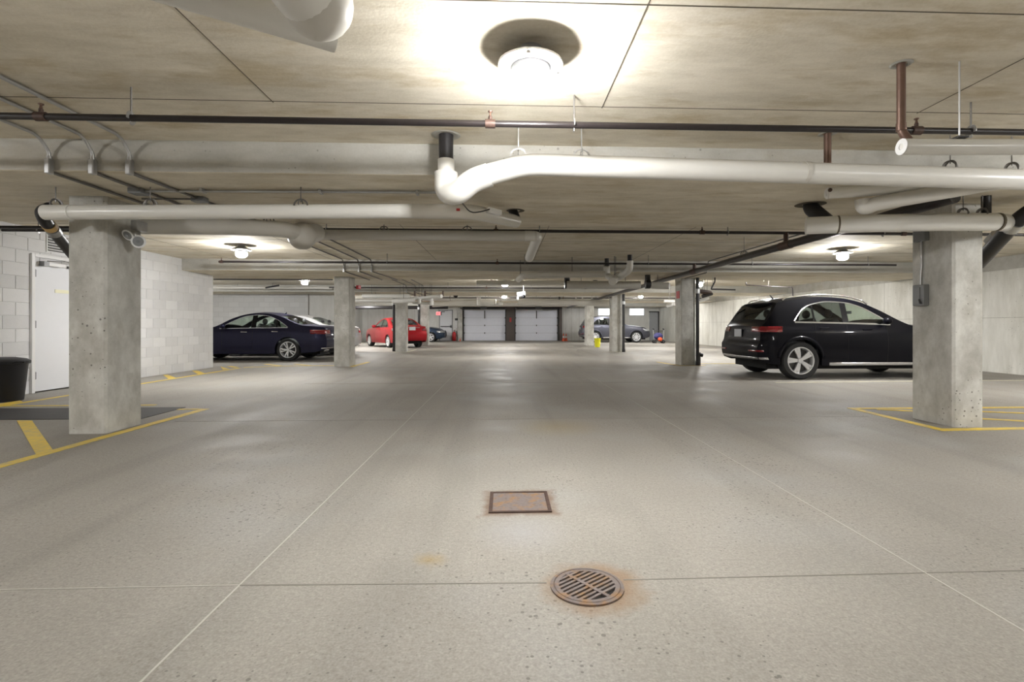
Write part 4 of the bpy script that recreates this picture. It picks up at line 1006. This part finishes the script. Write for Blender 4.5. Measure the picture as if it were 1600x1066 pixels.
class Car:
    def __init__(s, name, label, paint, sp, loc, rotz, group=None):
        s.sp = sp; sx = sp['L']/sp['L0']; sz = sp['H']/sp['H0']; s.sx, s.sz = sx, sz
        s.L, s.W, s.H = sp['L'], sp['W'], sp['H']
        S = lambda k: interp([(a*sx, b*sz) for a, b in sp[k]])
        s.T, s.BL, s.WL, s.WU, s.sill = S('T'), S('BL'), S('WL'), S('WU'), S('sill')
        s.crown = S('crown')
        s.er = interp([(a*sz, b*sx) for a, b in sp['er']]); s.ef = interp([(a*sz, b*sx) for a, b in sp['ef']])
        s.w0, s.w1 = sp['WL'][0][0]*sx, sp['WL'][-1][0]*sx
        s.r = sp['r']; s.R = s.r*1.13; s.ax = [sp['ra'], sp['ra']+sp['wb']]
        s.kr, s.dr, s.kf, s.df = sp.get('kr', .13), .45*sx, sp.get('kf', .30), .75*sx
        s.prof = interp([(0,.955),(.12,.968),(.35,.99),(.62,1.0),(.85,.985),(.96,.955),(1,.935)])
        s.roofw = sp.get('roofw', .70); s.rg = [v*sx for v in sp['rear_glass']]; s.wg = [v*sx for v in sp['wind']]
        s.paint = paint
        s.root = thing(name, label, 'car', loc, group, local=True); s.root.rotation_euler = (0,0,rotz)
        s.build()
    def Wp(s, q):
        w = s.W/2
        if q < s.dr: w *= 1 - s.kr*(1-q/s.dr)**2.6
        if q > s.L-s.df: w *= 1 - s.kf*((q-s.L+s.df)/s.df)**2.6
        return w
    def hw(s, q, z):
        zs = .18; bl = s.BL(q)
        if z <= bl: p = s.prof(max(0, (z-zs)/(bl-zs)))
        else:
            k = min(1.2, (z-bl)/(s.H-bl)); p = .935 - (.935-s.roofw)*k**1.12
        return s.Wp(q)*p
    def X(s, q, z):
        x = q
        a = max(0, 1-q/(.55*s.sx)); x += s.er(z)*a*a
        b = max(0, 1-(s.L-q)/(.6*s.sx)); x -= s.ef(z)*b*b
        return x - s.L/2
    def P(s, q, z, sd, off=0): return Vector((s.X(q, z), sd*(s.hw(q, z)+off), z))
    def E(s, q): return s.T(q) - s.crown(q)
    def z0(s, q):
        z = s.sill(q)
        for a in s.ax:
            if abs(q-a) < s.R: z = max(z, s.r + math.sqrt(s.R**2-(q-a)**2))
        return z
    def rear(s, y, z, off=0):
        h0 = s.hw(0, z)
        if abs(y) <= h0: return Vector((s.X(0, z) - .05*(1-(y/h0)**2) - off, y, z))
        lo, hi = 0, s.dr
        for _ in range(30):
            m = (lo+hi)/2
            if s.hw(m, z) < abs(y): lo = m
            else: hi = m
        return Vector((s.X(lo, z)-off*.7, y + math.copysign(off*.7, y), z))
    def front(s, y, z, off=0):
        h0 = s.hw(s.L, z)
        if abs(y) <= h0: return Vector((s.X(s.L, z) + .08*(1-(y/h0)**2) + off, y, z))
        lo, hi = 0, s.df
        for _ in range(30):
            m = (lo+hi)/2
            if s.hw(s.L-m, z) < abs(y): lo = m
            else: hi = m
        return Vector((s.X(s.L-lo, z)+off*.7, y + math.copysign(off*.7, y), z))
    def side_patch(s, name, qs, zlo, zhi, mat, off=.004, n=4, parent=None, sides=(1,-1), thick=0):
        out = []
        for sd in sides:
            rows = [[s.P(q, zlo(q)+(zhi(q)-zlo(q))*k/(n-1), sd, off) for k in range(n)] for q in qs]
            out.append(MB().grid(rows).build(name, mat, parent or s.root, smooth=40, thick=thick))
        return out
    def side_strip(s, name, pts, w, mat, off=.003, sides=(1,-1), parent=None):
        for sd in sides:
            mb = MB(); P = [s.P(q, z, sd, off) for q, z in pts]; rows = []
            for i in range(len(P)):
                a = P[max(0, i-1)]; b = P[min(len(P)-1, i+1)]; d = (b-a).normalized(); n = Vector((-d.z, 0, d.x))
                rows.append([P[i]-n*(w/2), P[i]+n*(w/2)])
            mb.grid(rows).build(name, mat, parent or s.root, thick=.004)
    def end_patch(s, name, fn, ys, zlo, zhi, mat, off=.005, n=4, both=True, thick=0):
        out = []
        for sd in ((1,-1) if both else (1,)):
            rows = [[fn(sd*y, zlo(y)+(zhi(y)-zlo(y))*k/(n-1), off) for k in range(n)] for y in ys]
            out.append(MB().grid(rows).build(name, mat, s.root, smooth=40, thick=thick))
        return out
    def build(s):
        L = s.L; sp = s.sp
        qs = set(lin(0, L, 64)) | set(lin(0, .45*s.sx, 10)) | set(lin(L-.7*s.sx, L, 12)) | {s.w0, s.w1, *s.rg, *s.wg}
        for a in s.ax:
            qs |= {a + s.R*math.cos(t) for t in lin(0, PI, 21)} | {a-s.R-.002, a+s.R+.002}
        qs = sorted(q for q in qs if 0 <= q <= L)
        qs = [q for i, q in enumerate(qs) if i == 0 or q-qs[i-1] > 8e-4]
        body = MB()
        N = 14
        def cols(q):
            e = s.E(q)
            if s.w0 <= q <= s.w1: a, b = s.WL(q), s.WU(q)
            else: a = b = (s.WL(s.w0) if q < s.w0 else s.WL(s.w1))
            a = min(a, e); b = max(a, min(b, e)); zz = s.z0(q)
            return [min(zz, a)+(a-min(zz, a))*k/(N-1) for k in range(N)], [b+(e-b)*k/4 for k in range(5)]
        C = [cols(q) for q in qs]
        for sd in (1, -1):
            body.grid([[s.P(q, z, sd) for z in c[0]] for q, c in zip(qs, C)])
            body.grid([[s.P(q, z, sd) for z in c[1]] for q, c in zip(qs, C)])
            # thin inward return at the wheel arches and sills
            body.grid([[s.P(q, c[0][0], sd), Vector((s.X(q, c[0][0]), sd*(s.hw(q, c[0][0])-.06), c[0][0]))] for q, c in zip(qs, C)])
        fr = [-1, -.98, -.93, -.88, -.6, -.3, 0, .3, .6, .88, .93, .98, 1]
        def top(q, f, dz=0):
            e = s.E(q); y = s.hw(q, e)*f; z = e + s.crown(q)*(1-abs(f)**2.4)
            x = s.X(q, e)
            if q < 1e-6: x -= .05*(1-f*f)
            if q > L-1e-6: x += .08*(1-f*f)
            return Vector((x, y, z+dz))
        rows = [[top(q, f) for f in fr] for q in qs]
        V = [p for r in rows for p in r]; F = []; n = len(fr)
        for i in range(len(qs)-1):
            mid = (qs[i]+qs[i+1])/2
            gl = s.rg[0] < mid < s.rg[1] or s.wg[0] < mid < s.wg[1]
            for j in range(n-1):
                if gl and 3 <= j < n-4: continue
                F.append((i*n+j, i*n+j+1, (i+1)*n+j+1, (i+1)*n+j))
        body.add(V, F)
        for q, fn in ((0, s.rear), (L, s.front)):
            c = cols(q); zz = c[0] + c[1]
            ff = [-1, -.9, -.7, -.4, 0, .4, .7, .9, 1]
            body.grid([[fn(f*s.hw(q, z), z) for f in ff] for z in zz])
            body.grid([[fn(f*s.hw(q, zz[-1]), zz[-1]) for f in fr], [top(q, f) for f in fr]])
        s.body = body.build('body_shell', s.paint, s.root, smooth=32, weld=True)
        # glass
        wsq = [q for q in qs if s.wg[0]-1e-6 <= q <= s.wg[1]+1e-6]; rgq = [q for q in qs if s.rg[0]-1e-6 <= q <= s.rg[1]+1e-6]
        gf = fr[3:-3]
        MB().grid([[top(q, f, -.006) for f in gf] for q in wsq]).build('windshield', GLASS, s.root, smooth=40)
        MB().grid([[top(q, f, -.006) for f in gf] for q in rgq]).build('rear_window', sp.get('rglass', GLASS), s.root, smooth=40)
        cut = sp.get('bp', (2.15, 2.3)); cut = [v*s.sx for v in cut]
        eps = .004
        wq = lin(s.w0+eps, s.w1-eps, 40)
        rear_q = [q for q in wq if q < cut[0]] + [cut[0]]; front_q = [cut[1]] + [q for q in wq if q > cut[1]]
        s.side_patch('side_window', rear_q, s.WL, s.WU, sp.get('rside', GLASS), -.008)
        s.side_patch('side_window', front_q, s.WL, s.WU, GLASS, -.008)
        s.side_patch('door_pillar', lin(cut[0]-.01, cut[1]+.01, 3), s.WL, s.WU, M['gloss_black'], .001)
        if 'qp' in sp:
            a, b = [v*s.sx for v in sp['qp']]; s.side_patch('door_pillar', lin(a, b, 3), s.WL, s.WU, M['gloss_black'], .001)
        # window trim
        tr = sp.get('trim', M['chrome']); tw = sp.get('trimw', .02)
        s.side_strip('window_trim', [(q, s.WL(q)-tw*.2) for q in wq], tw, tr)
        s.side_strip('window_trim', [(q, s.WU(q)+tw*.2) for q in wq], tw*sp.get('trimtop', .7), tr)
        # door seams
        bz = .30*s.sz
        for q in sp['seams']:
            q = q*s.sx; ok = [z for z in lin(bz, s.WL(min(max(q, s.w0), s.w1)) - .02, 9)]
            ok = [z for z in ok if z > s.z0(q)+.02]
            if len(ok) > 2: s.side_strip('door_seam', [(q, z) for z in ok], .006, M['under'], .0015)
        s.side_strip('door_seam', [(q, bz) for q in lin(s.ax[0]+s.R+.12, s.ax[1]-s.R-.06, 20)], .006, M['under'], .0015)
        # handles, mirrors
        for q in sp['handles']:
            q *= s.sx; z = s.WL(q) - .12*s.sz
            for sd in (1, -1):
                p = s.P(q, z, sd, .02); MB().tube([p-Vector((.09,0,0)), p+Vector((.09,0,.004))], [.011, .013], 8).build('door_handle', sp.get('hmat', s.paint), s.root, smooth=50)
        for sd in (1, -1):
            p = s.P(s.w1-.14*s.sx, s.WL(s.w1-.14*s.sx)+.06, sd, .12)
            o = MB().sphere(p, .1, 12, 8, (.62, 1.1, .72)).build('mirror', s.paint, s.root, smooth=60)
            MB().bar(p-Vector((0, sd*.14, .06)), p-Vector((0, 0, .04)), .05, .03).build('mirror_arm', M['black_plastic'], o)
        # underbody and interior
        hwid = s.W/2 - .27
        MB().box(-L/2+.25, L/2-.3, -hwid, hwid, .19, .55*s.sz).build('underbody', M['under'], s.root)
        for a in s.ax: MB().tube([(a-L/2, -s.W/2+.2, s.r), (a-L/2, s.W/2-.2, s.r)], .06, 8).build('axle', M['under'], s.root)
        MB().box(-L/2+.5, s.w1-L/2+.0, -s.W/2+.14, s.W/2-.14, .50*s.sz, .56*s.sz).build('cabin_floor', M['interior'], s.root)
        dq = s.w1 - .05
        MB().box(dq-L/2-.2, dq-L/2+.35, -s.W/2+.14, s.W/2-.14, .56*s.sz, s.WL(s.w1)-.03).build('dashboard', M['interior'], s.root, bevel=.05)
        f0 = s.w1 - sp.get('fseat', 1.15)*s.sx; r0 = f0 - .9*s.sx
        for (q, n_) in ((f0, 2), (r0, 2)):
            for sd in (1, -1):
                y = sd*.37*s.W/1.85
                st = MB().tube([(q-L/2+.05, y, .55*s.sz), (q-L/2-.05, y, .85*s.sz), (q-L/2-.13, y, s.WL(q)+.08*s.sz)], [.2, .22, .16], 12).build('seat', M['seat'], s.root, smooth=60)
                MB().sphere((q-L/2-.15, y, s.WL(q)+.19*s.sz), .12, 12, 8, (.5, 1.05, .8)).build('headrest', M['seat'], st, smooth=60)
        # wheels
        tire, rim, disc = make_wheel_meshes(s.r, sp.get('tw', .24), sp['wheel'], s)
        for a in s.ax:
            for sd in (1, -1):
                w = bpy.data.objects.new('wheel', tire); COL.objects.link(w); w.parent = s.root
                w.location = (a-L/2, sd*(s.W/2-.135), s.r); w.rotation_euler = (0, .35*a, 0 if sd > 0 else PI)
                for nm, me in (('rim', rim), ('brake_disc', disc)):
                    c = bpy.data.objects.new(nm, me); COL.objects.link(c); c.parent = w
        # arch lips
        if sp.get('lip'):
            for a in s.ax:
                for sd in (1, -1):
                    rows = []
                    for t in lin(.12, PI-.12, 22):
                        q1, z1 = a+s.R*math.cos(t), s.r+s.R*math.sin(t); q2, z2 = a+(s.R+.06)*math.cos(t), s.r+(s.R+.06)*math.sin(t)
                        rows.append([s.P(q1, z1, sd, .012), s.P(q2, z2, sd, .006)])
                    MB().grid(rows).build('arch_trim', s.paint if sp['lip'] == 'body' else sp['lip'], s.root, smooth=40, thick=.008)
        # number plates
        zp = sp['plate'] * s.sz
        p = s.rear(0, zp); MB().box(p.x-.03, p.x-.012, -.155, .155, zp-.08, zp+.08).build('number_plate', M['plate'], s.root, bevel=.005)
        # lamps
        for (nm, y0, y1, z0_, z1_, m) in sp['rlights']:
            s.end_patch(nm, s.rear, lin(y0*s.W/2, y1*s.W/2, 14), lambda y: z0_*s.sz, lambda y: z1_*s.sz, M[m], .006, thick=.01)
        for (nm, q0, q1, z0_, z1_, z2_, z3_, m) in sp['slights']:
            f0_ = interp([(q0*s.sx, z0_*s.sz), (q1*s.sx, z2_*s.sz)]); f1_ = interp([(q0*s.sx, z1_*s.sz), (q1*s.sx, z3_*s.sz)])
            s.side_patch(nm, lin(q0*s.sx, q1*s.sx, 8), f0_, f1_, M[m], .006, thick=.01)
        for (nm, y0, y1, z0_, z1_, m) in sp['flights']:
            s.end_patch(nm, s.front, lin(y0*s.W/2, y1*s.W/2, 12), lambda y: z0_*s.sz, lambda y: z1_*s.sz, M[m], .006, thick=.01)

SUV = dict(L0=4.66, H0=1.66, L=4.66, W=1.89, H=1.66, r=.37, ra=.95, wb=2.82, tw=.25,
    T=[(0,1.05),(.05,1.10),(.13,1.165),(.38,1.47),(.45,1.55),(.85,1.62),(1.4,1.66),(1.8,1.645),(2.15,1.575),(2.5,1.43),(3.0,1.18),(3.2,1.115),(3.7,1.07),(4.3,.98),(4.55,.86),(4.66,.74)],
    BL=[(0,.99),(1,1.03),(3.1,1.03),(4.2,.93),(4.66,.68)],
    crown=[(0,.03),(.4,.05),(1.5,.05),(2.4,.05),(3.2,.07),(4.3,.08),(4.66,.05)],
    WL=[(.74,1.125),(1.2,1.118),(2.0,1.10),(2.72,1.08)],
    WU=[(.74,1.135),(.82,1.24),(.95,1.37),(1.15,1.465),(1.5,1.52),(1.85,1.50),(2.15,1.42),(2.45,1.26),(2.72,1.09)],
    sill=[(0,.36),(.25,.30),(.5,.30),(1.5,.27),(3.3,.27),(4.3,.28),(4.66,.34)],
    er=[(.3,.10),(.42,.02),(.50,0),(.66,0),(.74,.045),(.95,.075),(1.1,.10),(1.6,.10)],
    ef=[(.3,.08),(.5,0),(.7,.02),(.9,.06)],
    rear_glass=(.15,.40), wind=(2.10,2.98), bp=(1.75,1.85), qp=(1.13,1.17), fseat=.82, seams=(1.15,1.80,2.62), handles=(1.32,2.2), wheel='wide', trim=M['chrome'], trimw=.03, lip='body', plate=.90,
    rside=GLASS_DK, rglass=GLASS_DK, roofw=.72, kr=.13,
    rlights=[('tail_lamp', .52, .99, .925, 1.035, 'lens_red'), ('reflector', .55, .93, .535, .57, 'lens_red'), ('bumper_trim', .0, .95, .385, .43, 'silver')],
    slights=[('tail_lamp', .12, .40, .93, 1.035, .955, 1.03, 'lens_red'), ('sill_trim', 1.42, 3.28, .275, .335, .275, .335, 'silver')],
    flights=[('headlamp', .55, .97, .72, .86, 'lens_clear'), ('grille', 0, .42, .5, .82, 'black_plastic')])
SEDAN = dict(L0=4.88, H0=1.47, L=4.88, W=1.85, H=1.47, r=.335, ra=1.10, wb=2.87, tw=.23,
    T=[(0,.99),(.06,1.035),(.35,1.06),(.68,1.085),(.9,1.15),(1.4,1.375),(1.75,1.455),(2.05,1.47),(2.4,1.435),(2.75,1.33),(3.3,1.07),(3.6,1.01),(4.1,.96),(4.55,.87),(4.78,.74),(4.88,.62)],
    BL=[(0,.95),(1,.96),(3.6,.93),(4.4,.83),(4.88,.58)],
    crown=[(0,.03),(.7,.03),(1.5,.05),(2.5,.05),(3.4,.07),(4.6,.06),(4.88,.04)],
    WL=[(1.12,.995),(2.0,.985),(3.10,.965)],
    WU=[(1.12,1.005),(1.25,1.10),(1.48,1.235),(1.75,1.335),(2.05,1.365),(2.4,1.325),(2.75,1.18),(3.10,.975)],
    sill=[(0,.34),(.35,.26),(1.6,.22),(3.4,.22),(4.5,.22),(4.88,.27)],
    er=[(.2,.14),(.36,.03),(.48,0),(.66,.0),(.72,.03),(.95,.06),(1.1,.02)],
    ef=[(.2,.08),(.45,0),(.6,.02),(.8,.08)],
    rear_glass=(.76,1.38), wind=(2.42,3.24), bp=(2.06,2.18), qp=(1.42,1.47), fseat=.95, seams=(1.35,2.12,3.0), handles=(1.47,2.36), wheel='twin', plate=.72, trimw=.014, trimtop=.6, hmat=M['chrome'],
    rlights=[('tail_lamp', .50, .99, .80, .92, 'lens_red'), ('bumper_trim', .3, .93, .36, .39, 'chrome'), ('exhaust', .58, .86, .27, .33, 'chrome')],
    slights=[('tail_lamp', .02, .34, .79, .925, .84, .92, 'lens_red')],
    flights=[('headlamp', .5, .97, .60, .74, 'lens_clear'), ('grille', 0, .38, .40, .68, 'black_plastic')])
def spec(base, **kw): d = dict(base); d.update(kw); return d
BLACK = car_paint('black_car_paint', (.004,.004,.007), .05, .22)
NAVY = car_paint('midnight_blue_paint', (.020,.020,.045), .5)
RED = car_paint('red_car_paint', (.33,.010,.016), .15)
PEARL = car_paint('white_car_paint', (.62,.62,.62), .1)
SLATE = car_paint('slate_blue_paint', (.03,.045,.075), .5)
GREY = car_paint('grey_car_paint', (.07,.072,.09), .5)
# black SUV, heading right
ra = at_z(1252, 594, 0)
q5 = Car('suv_car', 'shiny black SUV with silver roof rails parked behind the right front pillar', BLACK, spec(SUV, L=4.52, ra=.81), (5.75 + 4.52/2 - .81, 9.70 + 1.89/2 - .01, 0), 0)
for sd in (1, -1):
    pts = [(q-2.26, sd*(q5.hw(q, q5.E(q))*.97), q5.E(q)+.055) for q in lin(.62, 2.2, 22)]
    pts = [(pts[0][0]-.06, pts[0][1], pts[0][2]-.05)] + pts + [(pts[-1][0]+.07, pts[-1][1], pts[-1][2]-.06)]
    MB().tube(pts, .018, 8).build('roof_rail', M['chrome'], q5.root, smooth=50)
ys = lin(-.58, .58, 11)
sx0 = .30-2.26
MB().grid([[(sx0+.10*(y/.58)**2, y, 1.515), (sx0+.28+.05*(y/.58)**2, y, 1.575)] for y in ys]).grid([[(sx0+.10*(y/.58)**2, y, 1.515), (sx0+.16+.05*(y/.58)**2, y, 1.47)] for y in ys]).build('roof_spoiler', BLACK, q5.root, smooth=30)
MB().tube([(.75-2.26, 0, 1.62), (.68-2.26, 0, 1.70)], [.02, .006], 8).build('antenna', BLACK, q5.root)
MB().box(-.02+1.42-2.26-1.0, -.0+1.42-2.26-.98, -.1, .1, .3, .31).build('tow_eye', M['under'], q5.root)
# mud flap and exhaust
for sd in (1, -1):
    MB().box(.53-2.26, .55-2.26, sd*.80-.11, sd*.80+.11, .17, .42).build('mud_flap', M['black_plastic'], q5.root)
MB().box(.10, .13, -.10, .06, 1.30, 1.36).build('rear_view_mirror', M['interior'], q5.root)
# dark blue sedan, heading left
sed = Car('sedan_car', 'dark midnight blue sedan parked behind the end of the block wall', NAVY, SEDAN, (-6.40 - 4.88/2 + 1.10, 15.40 + 1.85/2 - .01, 0), PI)
MB().tube([(1.55-2.44, 0, 1.40), (1.50-2.44, 0, 1.47)], [.025, .008], 8).build('antenna', NAVY, sed.root)
# white sedan behind it
Car('sedan_car', 'white sedan mostly hidden behind the dark blue sedan', PEARL, spec(SEDAN, L=4.7, W=1.80, H=1.45, ra=1.05, wb=2.75), (-5.38 - 2.35, 18.5 + .25, 0), PI)
# red car heading left
Car('sedan_car', 'red compact sedan parked behind the far left pillars', RED, spec(SEDAN, L=4.35, W=1.70, H=1.46, ra=.95, wb=2.55, r=.30, wheel='cover', trim=M['black_plastic'], hmat=RED, plate=.92,
    rlights=[('tail_lamp', .60, .99, .80, .93, 'lens_red'), ('garnish', .0, .45, .95, .975, 'chrome')]), (-5.52, 25.99, 0), math.radians(123.8))
# dark car with its nose showing
Car('sedan_car', 'dark slate blue car with its nose beside the far exit door', SLATE, spec(SEDAN, L=4.5, W=1.75, H=1.45, ra=1.0, wb=2.65, r=.31), (px_x(694.5, 33.5) - 2.25, 33.1 + .875, 0), 0)
# grey SUV
Car('suv_car', 'grey SUV parked below the bright windows at the far right', GREY, spec(SUV, L=4.3, W=1.82, H=1.65, ra=.80, wb=2.58, r=.35, wheel='cover', trim=M['black_plastic'], trimw=.015, rside=GLASS_DK), (px_x(1016, 31.7) - 2.17, 31.4 + .91, 0), 0)
